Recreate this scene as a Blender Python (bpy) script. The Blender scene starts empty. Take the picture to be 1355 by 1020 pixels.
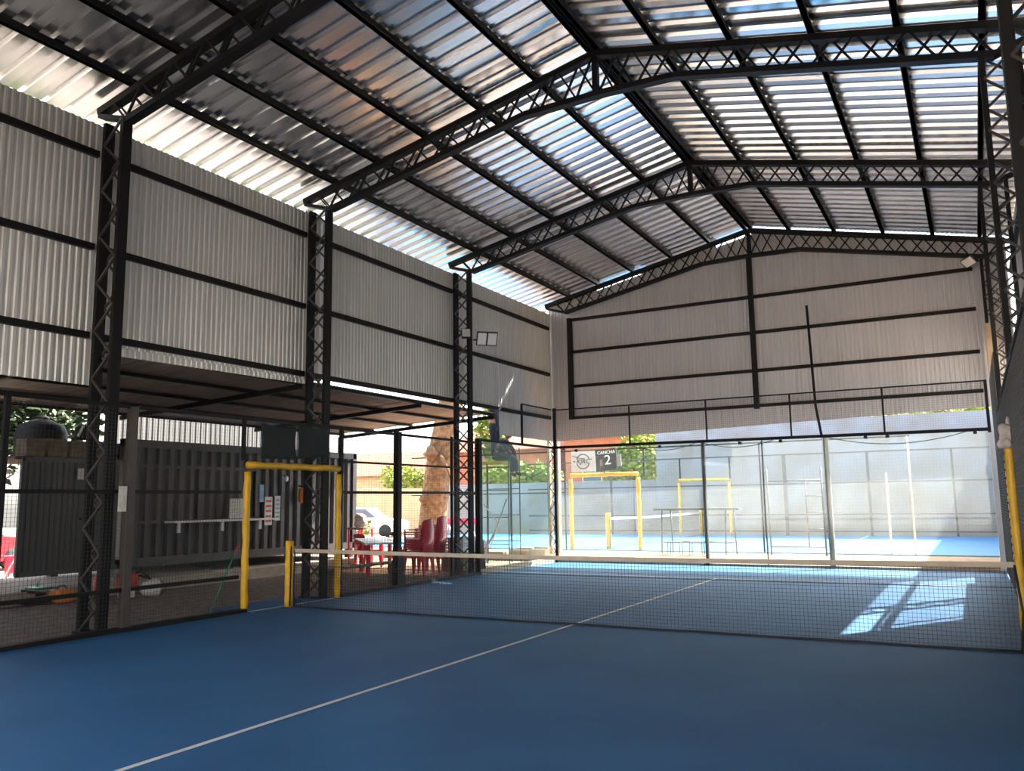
import bpy, bmesh, math, random
from mathutils import Vector, Matrix
random.seed(7)
PI = math.pi
C = bpy.context.scene.collection
sc = bpy.context.scene

# ------------------------------------------------------------------ helpers
class MB:
    """collects boxes, bars and tubes; build() links them as ONE mesh object"""
    def __init__(s): s.v = []; s.f = []; s.sm = []
    def add(s, vs, fs, smooth=False):
        o = len(s.v); s.v += [tuple(v) for v in vs]
        for f in fs: s.f.append([i + o for i in f]); s.sm.append(smooth)
        return s
    def box(s, x0, y0, z0, x1, y1, z1):
        x0, x1 = min(x0, x1), max(x0, x1); y0, y1 = min(y0, y1), max(y0, y1); z0, z1 = min(z0, z1), max(z0, z1)
        return s.add([(x0,y0,z0),(x1,y0,z0),(x1,y1,z0),(x0,y1,z0),(x0,y0,z1),(x1,y0,z1),(x1,y1,z1),(x0,y1,z1)],
              [(0,3,2,1),(4,5,6,7),(0,1,5,4),(1,2,6,5),(2,3,7,6),(3,0,4,7)])
    def rbox(s, x0, y0, z0, x1, y1, z1, r=.02):
        """box with chamfered vertical and horizontal edges"""
        bm = bmesh.new(); bmesh.ops.create_cube(bm, size=1)
        for v in bm.verts:
            v.co = Vector((x0 + (v.co.x + .5) * (x1 - x0), y0 + (v.co.y + .5) * (y1 - y0), z0 + (v.co.z + .5) * (z1 - z0)))
        bmesh.ops.bevel(bm, geom=bm.edges[:], offset=r, segments=3, profile=.5, affect='EDGES')
        s.addbm(bm); return s
    def addbm(s, bm, smooth=False):
        bm.verts.index_update()
        s.add([v.co[:] for v in bm.verts], [[v.index for v in f.verts] for f in bm.faces], smooth); bm.free()
    def bar(s, p, q, w, h, up=(0, 0, 1)):
        p, q = Vector(p), Vector(q); d = (q - p)
        if d.length < 1e-6: return s
        d.normalize(); up = Vector(up)
        if abs(d.dot(up)) > .99: up = Vector((0, 1, 0)) if abs(d.y) < .9 else Vector((1, 0, 0))
        a = d.cross(up).normalized(); b = a.cross(d).normalized(); a *= w / 2; b *= h / 2
        vs = [p - a - b, p + a - b, p + a + b, p - a + b, q - a - b, q + a - b, q + a + b, q - a + b]
        return s.add(vs, [(0,1,2,3),(7,6,5,4),(4,5,1,0),(5,6,2,1),(6,7,3,2),(7,4,0,3)])
    def tube(s, pts, r, n=8, cap=True):
        pts = [Vector(p) for p in pts]; m = len(pts); rs = r if isinstance(r, (list, tuple)) else [r] * m
        vs = []; a = None
        for i, p in enumerate(pts):
            d = (pts[min(i + 1, m - 1)] - pts[max(i - 1, 0)]).normalized()
            if a is None:
                u = Vector((0, 0, 1)) if abs(d.z) < .9 else Vector((1, 0, 0)); a = d.cross(u).normalized()
            else: a = (a - d * a.dot(d)).normalized()
            b = d.cross(a)
            for k in range(n):
                t = 2 * PI * k / n; vs.append(p + (a * math.cos(t) + b * math.sin(t)) * rs[i])
        fs = [(i*n+k, i*n+(k+1) % n, (i+1)*n+(k+1) % n, (i+1)*n+k) for i in range(m-1) for k in range(n)]
        if cap: fs += [tuple(range(n))[::-1], tuple(range((m-1)*n, m*n))]
        return s.add(vs, fs, True)
    def lathe(s, prof, cx=0, cy=0, n=20):
        vs = []; m = len(prof)
        for r, z in prof:
            for k in range(n): t = 2*PI*k/n; vs.append((cx + r*math.cos(t), cy + r*math.sin(t), z))
        fs = [(i*n+k, i*n+(k+1) % n, (i+1)*n+(k+1) % n, (i+1)*n+k) for i in range(m-1) for k in range(n)]
        fs += [tuple(range(n))[::-1], tuple(range((m-1)*n, m*n))]
        return s.add(vs, fs, True)
    def prism(s, poly, axis, a, b):
        """poly in the two other axes, extruded along axis from a to b"""
        def P(u, w, t): return {'x': (t, u, w), 'y': (u, t, w), 'z': (u, w, t)}[axis]
        n = len(poly)
        vs = [P(u, w, a) for u, w in poly] + [P(u, w, b) for u, w in poly]
        return s.add(vs, [tuple(range(n))[::-1], tuple(range(n, 2*n))] + [(i, (i+1) % n, (i+1) % n + n, i + n) for i in range(n)])
    def blob(s, c, r, seed=0, n=2, amp=.15, sq=(1, 1, 1)):
        bm = bmesh.new(); bmesh.ops.create_icosphere(bm, subdivisions=n, radius=1)
        rnd = random.Random(seed); ph = [rnd.uniform(0, 6) for _ in range(6)]
        for v in bm.verts:
            k = 1 + amp * (math.sin(v.co.x*4+ph[0]) + math.sin(v.co.y*5+ph[1]) + math.sin(v.co.z*4.5+ph[2])) / 2
            v.co = Vector(c) + Vector((v.co.x*sq[0], v.co.y*sq[1], v.co.z*sq[2])) * r * k
        s.addbm(bm, True); return s
    def build(s, name, m, parent=None, origin=None):
        if parent is not None: og = Vector(parent.matrix_world.translation) if origin is None else Vector(origin)
        elif origin is not None: og = Vector(origin)
        else:
            xs, ys, zs = zip(*s.v); og = Vector(((min(xs)+max(xs))/2, (min(ys)+max(ys))/2, min(zs)))
        me = bpy.data.meshes.new(name)
        me.from_pydata([tuple(Vector(v) - og) for v in s.v], [], s.f); me.update()
        me.polygons.foreach_set('use_smooth', s.sm)
        bm = bmesh.new(); bm.from_mesh(me); bmesh.ops.recalc_face_normals(bm, faces=bm.faces[:]); bm.to_mesh(me); bm.free()
        me.materials.append(m)
        o = bpy.data.objects.new(name, me); C.objects.link(o)
        if parent is not None: o.parent = parent
        else: o.location = og
        return o

LOC = {}
def thing(name, label, cat, loc=(0, 0, 0), group=None):
    o = bpy.data.objects.new(name, None); C.objects.link(o); o.location = loc
    o.empty_display_size = .1; o['label'] = label; o['category'] = cat
    if group: o['group'] = group
    o.matrix_world = Matrix.Translation(Vector(loc))
    return o
def tag(o, label, cat, group=None):
    o['label'] = label; o['category'] = cat
    if group: o['group'] = group
    return o
def struct(o): o['kind'] = 'structure'; return o
def sub(name, mb, m, part):
    """a sub-part: mesh in world coordinates under a part of a thing"""
    top = part
    while top.parent is not None: top = top.parent
    o = mb.build(name, m, origin=top.location); o.location = (0, 0, 0); o.parent = part
    return o
def dup(root, loc, rotz=0, label=None):
    r = root.copy(); C.objects.link(r); r.location = loc; r.rotation_euler = (0, 0, rotz)
    if label: r['label'] = label
    for ch in list(root.children):
        c = ch.copy(); C.objects.link(c); c.parent = r
        for g in list(ch.children):
            d = g.copy(); C.objects.link(d); d.parent = c
    return r
ORD = ['first', 'second', 'third', 'fourth', 'fifth', 'sixth', 'seventh', 'eighth', 'ninth', 'tenth']

# ------------------------------------------------------------------ materials
def mat(name, col, rough=.6, metal=0., noise=0., nscale=4., col2=None, bump=0., bscale=30., spec=.5, emit=None, estr=0.):
    m = bpy.data.materials.new(name); m.use_nodes = True
    nt = m.node_tree; N = nt.nodes; L = nt.links; b = N['Principled BSDF']
    b.inputs['Base Color'].default_value = (*col, 1); b.inputs['Roughness'].default_value = rough
    b.inputs['Metallic'].default_value = metal; b.inputs['Specular IOR Level'].default_value = spec
    tc = N.new('ShaderNodeTexCoord')
    c2 = col2 or tuple(c * (1 - noise) for c in col)
    nz = N.new('ShaderNodeTexNoise'); nz.inputs['Scale'].default_value = nscale; nz.inputs['Detail'].default_value = 5
    L.new(tc.outputs['Object'], nz.inputs['Vector'])
    rp = N.new('ShaderNodeValToRGB'); rp.color_ramp.elements[0].position = .35; rp.color_ramp.elements[1].position = .68
    rp.color_ramp.elements[0].color = (*c2, 1); rp.color_ramp.elements[1].color = (*col, 1)
    L.new(nz.outputs['Fac'], rp.inputs['Fac']); L.new(rp.outputs['Color'], b.inputs['Base Color'])
    if bump:
        n2 = N.new('ShaderNodeTexNoise'); n2.inputs['Scale'].default_value = bscale; n2.inputs['Detail'].default_value = 4
        L.new(tc.outputs['Object'], n2.inputs['Vector'])
        bp = N.new('ShaderNodeBump'); bp.inputs['Strength'].default_value = bump; bp.inputs['Distance'].default_value = .02
        L.new(n2.outputs['Fac'], bp.inputs['Height']); L.new(bp.outputs['Normal'], b.inputs['Normal'])
    if emit: b.inputs['Emission Color'].default_value = (*emit, 1); b.inputs['Emission Strength'].default_value = estr
    return m

def sheet_mat(name, col, col2, rough, metal, axis_scale, dr=.11):
    """rolled metal sheet: tone changes from rib to rib and in long streaks"""
    m = mat(name, col, rough, metal, 0, 3, col2)
    nt = m.node_tree; N = nt.nodes; L = nt.links; b = N['Principled BSDF']
    tc = [n for n in N if n.type == 'TEX_COORD'][0]; nz = [n for n in N if n.type == 'TEX_NOISE'][0]
    mp = N.new('ShaderNodeMapping'); mp.inputs['Scale'].default_value = axis_scale
    L.new(tc.outputs['Object'], mp.inputs['Vector']); L.new(mp.outputs['Vector'], nz.inputs['Vector'])
    n2 = N.new('ShaderNodeTexNoise'); n2.inputs['Scale'].default_value = 2.2; n2.inputs['Detail'].default_value = 3
    L.new(mp.outputs['Vector'], n2.inputs['Vector'])
    mr = N.new('ShaderNodeMapRange'); mr.inputs[1].default_value = .3; mr.inputs[2].default_value = .7
    mr.inputs[3].default_value = max(.05, rough - dr); mr.inputs[4].default_value = rough + dr
    L.new(n2.outputs['Fac'], mr.inputs[0]); L.new(mr.outputs[0], b.inputs['Roughness'])
    return m

def glass_mat(name, tint, dust):
    m = bpy.data.materials.new(name); m.use_nodes = True; nt = m.node_tree; N = nt.nodes; L = nt.links
    N.clear(); out = N.new('ShaderNodeOutputMaterial')
    tr = N.new('ShaderNodeBsdfTransparent'); tr.inputs[0].default_value = (*tint, 1)
    gl = N.new('ShaderNodeBsdfGlossy'); gl.inputs['Roughness'].default_value = .03
    lw = N.new('ShaderNodeLayerWeight'); lw.inputs[0].default_value = .5
    pw = N.new('ShaderNodeMath'); pw.operation = 'POWER'; pw.inputs[1].default_value = 5; L.new(lw.outputs['Facing'], pw.inputs[0])
    fr = N.new('ShaderNodeMath'); fr.operation = 'MULTIPLY_ADD'; fr.inputs[1].default_value = .5; fr.inputs[2].default_value = .025; L.new(pw.outputs[0], fr.inputs[0])
    df = N.new('ShaderNodeBsdfDiffuse'); df.inputs[0].default_value = (.8, .83, .8, 1)
    tl = N.new('ShaderNodeBsdfTranslucent'); tl.inputs[0].default_value = (.8, .83, .8, 1)
    ds = N.new('ShaderNodeMixShader'); ds.inputs[0].default_value = .5
    L.new(df.outputs[0], ds.inputs[1]); L.new(tl.outputs[0], ds.inputs[2])
    nz = N.new('ShaderNodeTexNoise'); nz.inputs['Scale'].default_value = 1.3; nz.inputs['Detail'].default_value = 6
    tc = N.new('ShaderNodeTexCoord'); L.new(tc.outputs['Object'], nz.inputs['Vector'])
    ml = N.new('ShaderNodeMath'); ml.operation = 'MULTIPLY'; ml.inputs[1].default_value = dust * 2; L.new(nz.outputs['Fac'], ml.inputs[0])
    m1 = N.new('ShaderNodeMixShader'); L.new(fr.outputs[0], m1.inputs[0]); L.new(tr.outputs[0], m1.inputs[1]); L.new(gl.outputs[0], m1.inputs[2])
    m2 = N.new('ShaderNodeMixShader'); L.new(ml.outputs[0], m2.inputs[0]); L.new(m1.outputs[0], m2.inputs[1]); L.new(ds.outputs[0], m2.inputs[2])
    L.new(m2.outputs[0], out.inputs[0]); return m

M = {}
M['steel'] = mat('dark_steel', (.008, .0075, .0075), .6, .0, .3, 6, spec=.25)
M['steelg'] = mat('grey_steel', (.06, .048, .04), .5, .0, .3, 6)
M['wire'] = mat('black_wire', (.03, .03, .03), .5)
M['iron'] = mat('blue_grey_iron', (.035, .042, .055), .5, .2)
M['roof'] = sheet_mat('roof_zinc', (.86, .85, .85), (.80, .79, .79), .25, .92, (.03, 2.5, .03), .035)
M['wall'] = sheet_mat('wall_zinc', (.70, .695, .67), (.60, .595, .57), .5, .3, (5, 5, .12))
M['wallb'] = sheet_mat('back_wall_zinc', (.68, .635, .62), (.60, .56, .545), .5, .25, (5, 5, .12))
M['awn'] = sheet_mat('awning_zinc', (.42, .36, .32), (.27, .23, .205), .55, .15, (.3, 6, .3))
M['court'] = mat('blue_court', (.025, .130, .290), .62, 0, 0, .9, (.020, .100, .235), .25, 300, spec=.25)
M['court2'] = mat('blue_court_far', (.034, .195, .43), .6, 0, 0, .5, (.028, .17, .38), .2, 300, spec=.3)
M['line'] = mat('court_line_paint', (.74, .72, .68), .7, 0, .2, 8)
M['yellow'] = mat('yellow_padding', (.85, .47, .01), .45, 0, .25, 5)
M['net'] = mat('black_net_cord', (.012, .012, .014), .7)
M['tape'] = mat('net_tape', (.52, .44, .35), .8, 0, .2, 5)
M['gravel'] = mat('dark_gravel', (.21, .155, .125), .95, 0, 0, 9, (.10, .075, .062), .9, 60)
M['soil'] = mat('orange_soil', (.52, .30, .15), .95, 0, 0, 3, (.38, .22, .11), .8, 30)
M['street'] = mat('pale_street', (.50, .42, .33), .95, 0, 0, 2, (.40, .33, .26), .4, 25)
M['farwall'] = mat('far_wall_stains_reflections', (.31, .32, .345), .9, 0, 0, .8, (.26, .23, .20), .3, 12)  # brown blotches painted in for stains and reflections of brick
M['darkwall'] = mat('wall_darkened_for_shade', (.055, .052, .046), .95, 0, .3, 2)  # the boundary wall's shade is put into this dark base colour
M['oldzinc'] = sheet_mat('old_zinc', (.13, .13, .127), (.085, .085, .082), .6, .2, (5, 5, .12))
M['conc'] = mat('concrete', (.42, .36, .29), .9, 0, 0, 3, (.30, .25, .2), .4, 40)
M['plaster'] = mat('white_plaster', (.58, .58, .62), .9, 0, 0, 1.2, (.44, .44, .48), .3, 12)
M['terra'] = mat('terracotta_wall', (.55, .20, .11), .9, 0, 0, 2, (.42, .15, .09), .3, 20)
M['ochre'] = mat('ochre_wall', (.60, .44, .26), .9, 0, 0, 2, (.5, .36, .2), .3, 20)
M['tile'] = mat('red_roof_tiles', (.45, .15, .09), .85, 0, 0, 6, (.33, .1, .06), .6, 30)
M['cont'] = mat('charcoal_container_paint', (.050, .047, .048), .42, .1, .12, 3)
M['contf'] = mat('brown_hatch_frame', (.06, .047, .042), .5, .1, .12, 4)
M['white'] = mat('white_paint', (.75, .74, .72), .6, 0, .08, 4)
M['paper'] = mat('paper', (.72, .70, .62), .9, 0, .25, 14)
M['bluepaper'] = mat('blue_paper', (.25, .42, .62), .9, 0, .3, 12)
M['redpl'] = mat('red_plastic', (.72, .015, .045), .35, 0, .1, 3)
M['orange'] = mat('orange_plastic', (.75, .22, .03), .45, 0, .2, 8)
M['redtool'] = mat('red_tool', (.55, .05, .03), .4, 0, .2, 8)
M['green'] = mat('green_paint', (.03, .28, .16), .5, 0, .2, 6)
M['cloth'] = mat('dark_shade_cloth', (.018, .026, .026), .9, 0, .3, 20)
M['rag'] = mat('white_rag', (.70, .62, .58), .9, 0, .2, 20, None, .5, 40)
M['bark'] = mat('tree_bark', (.34, .20, .10), .95, 0, 0, 7, (.15, .085, .045), 1., 18)
M['leaf'] = mat('dark_leaves', (.045, .085, .018), .6, 0, 0, 1.3, (.02, .04, .01))
M['leafy'] = mat('yellow_green_leaves', (.34, .42, .04), .6, 0, 0, 1.3, (.16, .24, .03))
M['wood'] = mat('weathered_wood', (.22, .16, .11), .85, 0, .4, 6)
M['brick'] = mat('orange_brick', (.60, .34, .20), .9, 0, .3, 10)
M['lamp'] = mat('floodlight_glass', (.88, .88, .86), .25, 0, .05, 4)
M['black'] = mat('black_plastic', (.012, .012, .013), .7)
M['skin'] = mat('skin', (.32, .16, .10), .6)
M['denim'] = mat('dark_navy_clothing', (.018, .024, .042), .9, 0, .2, 10)
M['jacket'] = mat('slate_blue_clothing', (.05, .075, .11), .9, 0, .2, 10)
M['hair'] = mat('dark_hair', (.012, .009, .007), .7)
M['plank'] = mat('yellow_plank', (.85, .70, .05), .7, 0, .2, 6)
M['carred'] = mat('red_car_paint', (.50, .02, .03), .25, 0, .05, 3)
M['carglass'] = mat('car_glass', (.10, .16, .22), .1)
M['tyre'] = mat('tyre_rubber', (.015, .015, .015), .8)
M['sign'] = mat('sign_board_grey', (.52, .52, .53), .7, 0, .12, 5)
M['lite'] = mat('sign_white', (.80, .80, .82), .6)
M['grey'] = mat('grey_paint', (.25, .25, .25), .6, 0, .2, 6)
M['beige'] = mat('beige_timber_sunlit_steel', (.55, .40, .26), .8, 0, .3, 5)
M['glass2'] = glass_mat('tinted_court_glass', (.78, .90, .88), .06)
M['glass'] = glass_mat('court_glass', (.90, .945, .925), .045)

# ------------------------------------------------------------------ camera
f_px = 1105.73; yaw, pitch, roll = -0.5020568, 0.1378635, -0.0147859
fw = Vector((math.sin(yaw)*math.cos(pitch), math.cos(yaw)*math.cos(pitch), math.sin(pitch)))
rt = Vector((math.cos(yaw), -math.sin(yaw), 0)); up = rt.cross(fw)
r2 = rt*math.cos(roll) + up*math.sin(roll); u2 = -rt*math.sin(roll) + up*math.cos(roll)
cam = bpy.data.cameras.new('camera'); co = bpy.data.objects.new('camera', cam); C.objects.link(co)
mw = Matrix(((r2.x, u2.x, -fw.x, 4.6793), (r2.y, u2.y, -fw.y, -10.17194), (r2.z, u2.z, -fw.z, 1.60585), (0, 0, 0, 1)))
co.matrix_world = mw; cam.sensor_width = 36; cam.lens = f_px / 1355 * 36; cam.clip_start = .05; cam.clip_end = 300
sc.camera = co

# ------------------------------------------------------------------ light
SUN = Vector((.55, .85, 1.0)).normalized()
w = bpy.data.worlds.new('sky'); sc.world = w; w.use_nodes = True
nt = w.node_tree; nt.nodes.clear()
sk = nt.nodes.new('ShaderNodeTexSky'); sk.sky_type = 'NISHITA'; sk.sun_disc = False
sk.sun_elevation = math.asin(SUN.z); sk.sun_rotation = math.atan2(SUN.x, SUN.y)
sk.dust_density = 3.0; sk.air_density = 1.2
hs = nt.nodes.new('ShaderNodeHueSaturation'); hs.inputs['Saturation'].default_value = .4
bg = nt.nodes.new('ShaderNodeBackground'); bg.inputs[1].default_value = .2
wo = nt.nodes.new('ShaderNodeOutputWorld'); nt.links.new(sk.outputs[0], hs.inputs['Color']); nt.links.new(hs.outputs[0], bg.inputs[0]); nt.links.new(bg.outputs[0], wo.inputs[0])
sl = bpy.data.lights.new('sun', 'SUN'); sl.energy = 5.0; sl.angle = .009; sl.color = (1, .93, .82)
so = bpy.data.objects.new('sun', sl); C.objects.link(so); so.location = (20, 25, 30)
so.rotation_euler = SUN.to_track_quat('Z', 'Y').to_euler()
sc.view_settings.view_transform = 'Standard'; sc.view_settings.look = 'None'
sc.view_settings.gamma = 1; sc.view_settings.exposure = 2.5; sc.view_settings.use_curve_mapping = False
sc.cycles.use_denoising = True; sc.cycles.max_bounces = 10; sc.cycles.diffuse_bounces = 6; sc.cycles.transparent_max_bounces = 24
sc.cycles.caustics_reflective = False

# ------------------------------------------------------------------ corrugated sheet
TRAP = lambda pitch, d: [(0, 0), (.42*pitch, 0), (.55*pitch, d), (.87*pitch, d)]
RIB = lambda pitch, d: [(0, 0), (.40*pitch, 0), (.53*pitch, d), (.88*pitch, d)]
ROOF = lambda pitch, d: [(0, 0), (.42*pitch, 0), (.49*pitch, d), (.93*pitch, d)]
WAVE = lambda pitch, d: [(pitch*i/6, d*(.5-.5*math.cos(2*PI*i/6))) for i in range(6)]
def corrugated(mb, org, U, V, N, length, lo, hi, prof, pitch, t=.004):
    """profile runs along U for `length`, sheet spans V from lo(u) to hi(u), ribs stand out along N"""
    org, U, V, N = map(Vector, (org, U, V, N)); us = []
    k = 0
    while k * pitch < length:
        for u, d in prof:
            if u + k*pitch <= length: us.append((u + k*pitch, d))
        k += 1
    us.append((length, 0)); vs = []
    for off in (0, t):
        for u, d in us:
            a = lo(u) if callable(lo) else lo; b = hi(u) if callable(hi) else hi
            base = org + U*u + N*(d + off); vs += [base + V*a, base + V*b]
    n = len(us); fs = []
    for i in range(n-1):
        fs.append((2*i, 2*i+2, 2*i+3, 2*i+1)); o = 2*n; fs.append((o+2*i+1, o+2*i+3, o+2*i+2, o+2*i))
        fs.append((2*i, o+2*i, o+2*i+2, 2*i+2)); fs.append((2*i+1, 2*i+3, o+2*i+3, o+2*i+1))
    fs += [(0, 1, 2*n+1, 2*n), (2*n-2, 4*n-2, 4*n-1, 2*n-1)]
    mb.add(vs, fs); return mb

# ------------------------------------------------------------------ setting: floors, walls, roof
fl = struct(MB().box(-5.15, -11.2, -.12, 5.15, 10.12, 0).build('floor', M['court']))
def line(x0, y0, x1, y1, z, parent):
    return sub('court_line', MB().box(x0, y0, z, x1, y1, z + .002), M['line'], parent)
line(-.10, -11, -.05, 6.95, .001, fl); line(-5.1, 6.95, 5.1, 7.0, .001, fl)
MB().box(-5.15, -.68, -.12, -6.05, 1.42, -.001).build('floor', M['court'])['kind'] = 'structure'
line(-5.2, -.68, -5.15, 1.42, .001, fl)
struct(MB().box(-14, 5.6, -.2, -6.1, 10.3, -.008).build('ground', M['soil']))
struct(MB().box(-14, -14, -.2, -5.16, 10.3, -.012).build('ground', M['gravel']))
struct(MB().box(5.16, -14, -.2, 6.4, 10.1, -.012).build('ground', M['gravel']))
struct(MB().box(-14, 10.3, -.2, 6.4, 13.0, .13).build('ground', M['soil']))
struct(MB().box(-70, -40, -.25, 60, 90, -.06).build('ground', M['street']))
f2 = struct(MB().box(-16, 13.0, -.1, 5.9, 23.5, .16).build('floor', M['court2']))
line(1.05, 13.1, 1.10, 23.4, .161, f2); line(-5.1, 18.2, 1.05, 18.25, .161, f2); line(-12.1, 13.1, -12.05, 23.4, .161, f2); line(-12.05, 18.2, -5.1, 18.25, .161, f2)
# kerbs under the fences
for y0, y1 in ((-11, -.72), (1.47, 6.2)):
    struct(MB().box(-5.29, y0, -.05, -5.15, y1, .05).build('kerb', M['steel']))
    struct(MB().box(-5.36, y0, -.05, -5.295, y1, .035).build('kerb', M['conc']))
struct(MB().box(-5.3, 6.2, -.05, -5.16, 10.2, .12).build('kerb', M['conc']))
struct(MB().box(-5.16, 10.13, -.1, 5.2, 10.29, .06).build('kerb', M['conc']))

RZ = lambda x: 8.66 - .215 * abs(x)
s_ = math.hypot(1, .215)
for sgn in (-1, 1):
    V = Vector((sgn / s_, 0, -.215 / s_)); N = Vector((sgn*.215/s_, 0, 1/s_))
    mb = corrugated(MB(), (0, -11.6, 8.66), (0, 1, 0), V, N, 23.05 if sgn > 0 else 23.1, 0, 6.46*s_, ROOF(.335, .055), .335)
    struct(mb.build('ceiling', M['roof']))
mb = MB()
mb.prism([(-.25, RZ(.25)+.06), (0, RZ(0)+.075), (.25, RZ(.25)+.06), (.25, RZ(.25)+.066), (0, RZ(0)+.083), (-.25, RZ(.25)+.066)], 'y', -11.6, 11.4)
struct(mb.build('trim_ridge', M['roof']))
# left wall: bays hang to different heights
mb = MB()
for y0, y1, zb in ((-11.6, -2.95, 3.27), (-2.95, 1.6, 3.86), (1.6, 6.4, 3.93), (6.4, 8.35, 3.93), (8.35, 11.42, 3.3)):
    corrugated(mb, (-5.87, y0, 0), (0, 1, 0), (0, 0, 1), (-1, 0, 0), y1 - y0 - .004, zb, 7.02, TRAP(.10, .018), .10, .003)
# patched strip of sheet along the lower edge of the second bay
corrugated(mb, (-5.885, -2.6, 0), (0, 1, 0), (0, 0, 1), (-1, 0, 0), 3.9, lambda u: 3.74 + .012*u, 4.02, TRAP(.10, .018), .10, .003)
struct(mb.build('wall_left', M['wall']))
mb = MB()
for y0, y1, zb in ((-11.6, 4.6, 1.5), (4.6, 11.35, 4.8)):
    corrugated(mb, (5.78, y0, 0), (0, 1, 0), (0, 0, 1), (1, 0, 0), y1 - y0 - .004, zb, 7.2, TRAP(.10, .018), .10, .003)
struct(mb.build('wall_right', M['wall']))
mb = MB()
def back_top(u):
    x = -5.93 + u; z = RZ(x) - .02
    if -4.4 < x < -3.0: z -= .17
    if -.9 < x < .05: z -= .2
    return z
corrugated(mb, (-5.93, 11.42, 0), (1, 0, 0), (0, 0, 1), (0, 1, 0), 11.63, lambda u: 3.28 + .026*u, back_top, TRAP(.10, .018), .10, .003)
struct(mb.build('wall_back', M['wallb']))
struct(corrugated(MB(), (-5.8, -11.55, 0), (1, 0, 0), (0, 0, 1), (0, -1, 0), 11.5, 4.7, lambda u: RZ(-5.8+u) - .02, TRAP(.10, .018), .10, .003).build('wall_front_unseen', M['wallb']))  # unseen front gable, put in to cut the light from that end
struct(MB().box(6.15, -14, -.1, 6.35, 10.2, 3.2).build('wall_boundary', M['darkwall']))
struct(MB().box(6.0, 11.6, -.1, 6.25, 25, 4.6).build('wall_boundary', M['plaster']))
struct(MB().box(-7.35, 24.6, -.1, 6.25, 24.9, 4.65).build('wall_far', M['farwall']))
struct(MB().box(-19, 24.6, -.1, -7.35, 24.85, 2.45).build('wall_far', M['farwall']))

struct(MB().box(-30, -26, -.1, 30, -25.6, 6).build('wall_front_unseen', M['white']))  # unseen white wall, added to bounce sunlight onto the roof ribs
struct(MB().box(-22, -6.8, -.1, -5.92, -6.5, 3.7).build('wall_yard_unseen', M['darkwall']))  # unseen dark wall, added to keep light off the near left side
# ------------------------------------------------------------------ columns
def lattice_column(x0, x1, y, z0, z1, label, pitch=.32, cw=.065, cd=.15, cm='steel'):
    t = thing('lattice_column', label, 'column', ((x0+x1)/2, y, z0), 'lattice steel columns')
    a, b = min(x0, x1), max(x0, x1)
    for xa, xb in ((a, a+cw), (b-cw, b)):
        m = MB(); m.box(xa, y-cd/2, z0, xb, y+cd/2, z1); m.build('chord', M[cm], t)
    for sy, ph in ((-1, 0), (1, 1)):
        m = MB(); n = int((z1-z0)/pitch); yy = y + sy*(cd/2 - .012)
        for i in range(n):
            za, zb = z0 + (z1-z0)*i/n, z0 + (z1-z0)*(i+1)/n
            xa, xb = (a+cw*.6, b-cw*.6) if (i+ph) % 2 == 0 else (b-cw*.6, a+cw*.6)
            m.bar((xa, yy, za), (xb, yy, zb), .026, .03, (0, 1, 0))
        m.build('lacing', M['steelg'], t)
    m = MB(); m.box(a-.03, y-cd/2-.03, z0-.03, b+.03, y+cd/2+.03, z0+.015); m.build('base_plate', M['steel'], t)
    return t
YT = [-3.02, 1.2, 6.15, 11.25]
lattice_column(-5.32, -5.76, YT[0], 0, 7.0, 'nearest dark lattice steel column on the left, beside the scattered tools')
lattice_column(-5.32, -5.78, YT[1], 0, 7.0, 'dark lattice steel column on the left, just behind the yellow gate')
lattice_column(-5.36, -5.80, YT[2], 0, 7.0, 'dark lattice steel column carrying the twin floodlight, behind the red chair stacks')
lattice_column(-5.76, -6.1, 11.6, 0, 7.0, 'lattice steel column at the back left corner, lower half seen through glass', cm='beige')  # beige chords: sunlight on the steel is put into their colour
lattice_column(5.12, 5.58, YT[0], 0, 7.0, 'nearest lattice steel column on the right, at the picture edge', .34, .09, .22)
lattice_column(5.12, 5.58, YT[1], 0, 7.0, 'lattice steel column on the right under the second roof truss')
lattice_column(5.12, 5.58, YT[2], 0, 7.0, 'lattice steel column on the right under the third roof truss')
lattice_column(5.15, 5.55, 11.1, 0, 7.0, 'lattice steel column at the back right corner by the end wall')
# ------------------------------------------------------------------ trusses
def truss(y, label):
    t = thing('roof_truss', label, 'roof truss', (0, y, 6.9), 'roof trusses')
    top = lambda x: 8.5 - .215*abs(x)
    kx = 1.25
    def bot(x):
        ax = abs(x)
        return 7.80 + .03*(1-ax/kx) if ax < kx else 7.80 - (ax-kx)*.205
    m = MB()
    for sg in (-1, 1): m.bar((0, y, 8.5), (sg*5.93, y, top(5.93)), .14, .10)
    m.build('top_chord', M['steel'], t)
    m = MB(); xs = [-5.3, -kx, 0, kx, 5.3]
    for a, b in zip(xs, xs[1:]): m.bar((a, y, bot(a)), (b, y, bot(b)), .14, .085)
    for sg in (-1, 1): m.bar((sg*5.28, y, bot(5.3)), (sg*5.9, y, 7.16), .14, .06)
    m.build('bottom_chord', M['steel'], t)
    m = MB(); m.bar((0, y, bot(0)), (0, y, 8.5), .09, .09); m.build('king_post', M['steel'], t)
    for sy, ph in ((-1, 0), (1, 1)):
        m = MB(); n = 34; yy = y + sy*.055
        for i in range(n):
            xa, xb = -5.3 + 10.6*i/n, -5.3 + 10.6*(i+1)/n
            p, q = ((xa, yy, bot(xa)), (xb, yy, top(xb))) if (i+ph) % 2 == 0 else ((xa, yy, top(xa)), (xb, yy, bot(xb)))
            m.bar(p, q, .028, .032, (0, 1, 0))
        for sg in (-1, 1): m.bar((sg*5.3, yy, bot(5.3)), (sg*5.6, yy, top(5.6)), .022, .026, (0, 1, 0))
        m.build('lacing', M['steel'], t)
truss(YT[0], 'nearest roof truss, crossing the upper left corner of the view')
truss(YT[1], 'second roof truss from the camera, its whole ridge in view')
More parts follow.
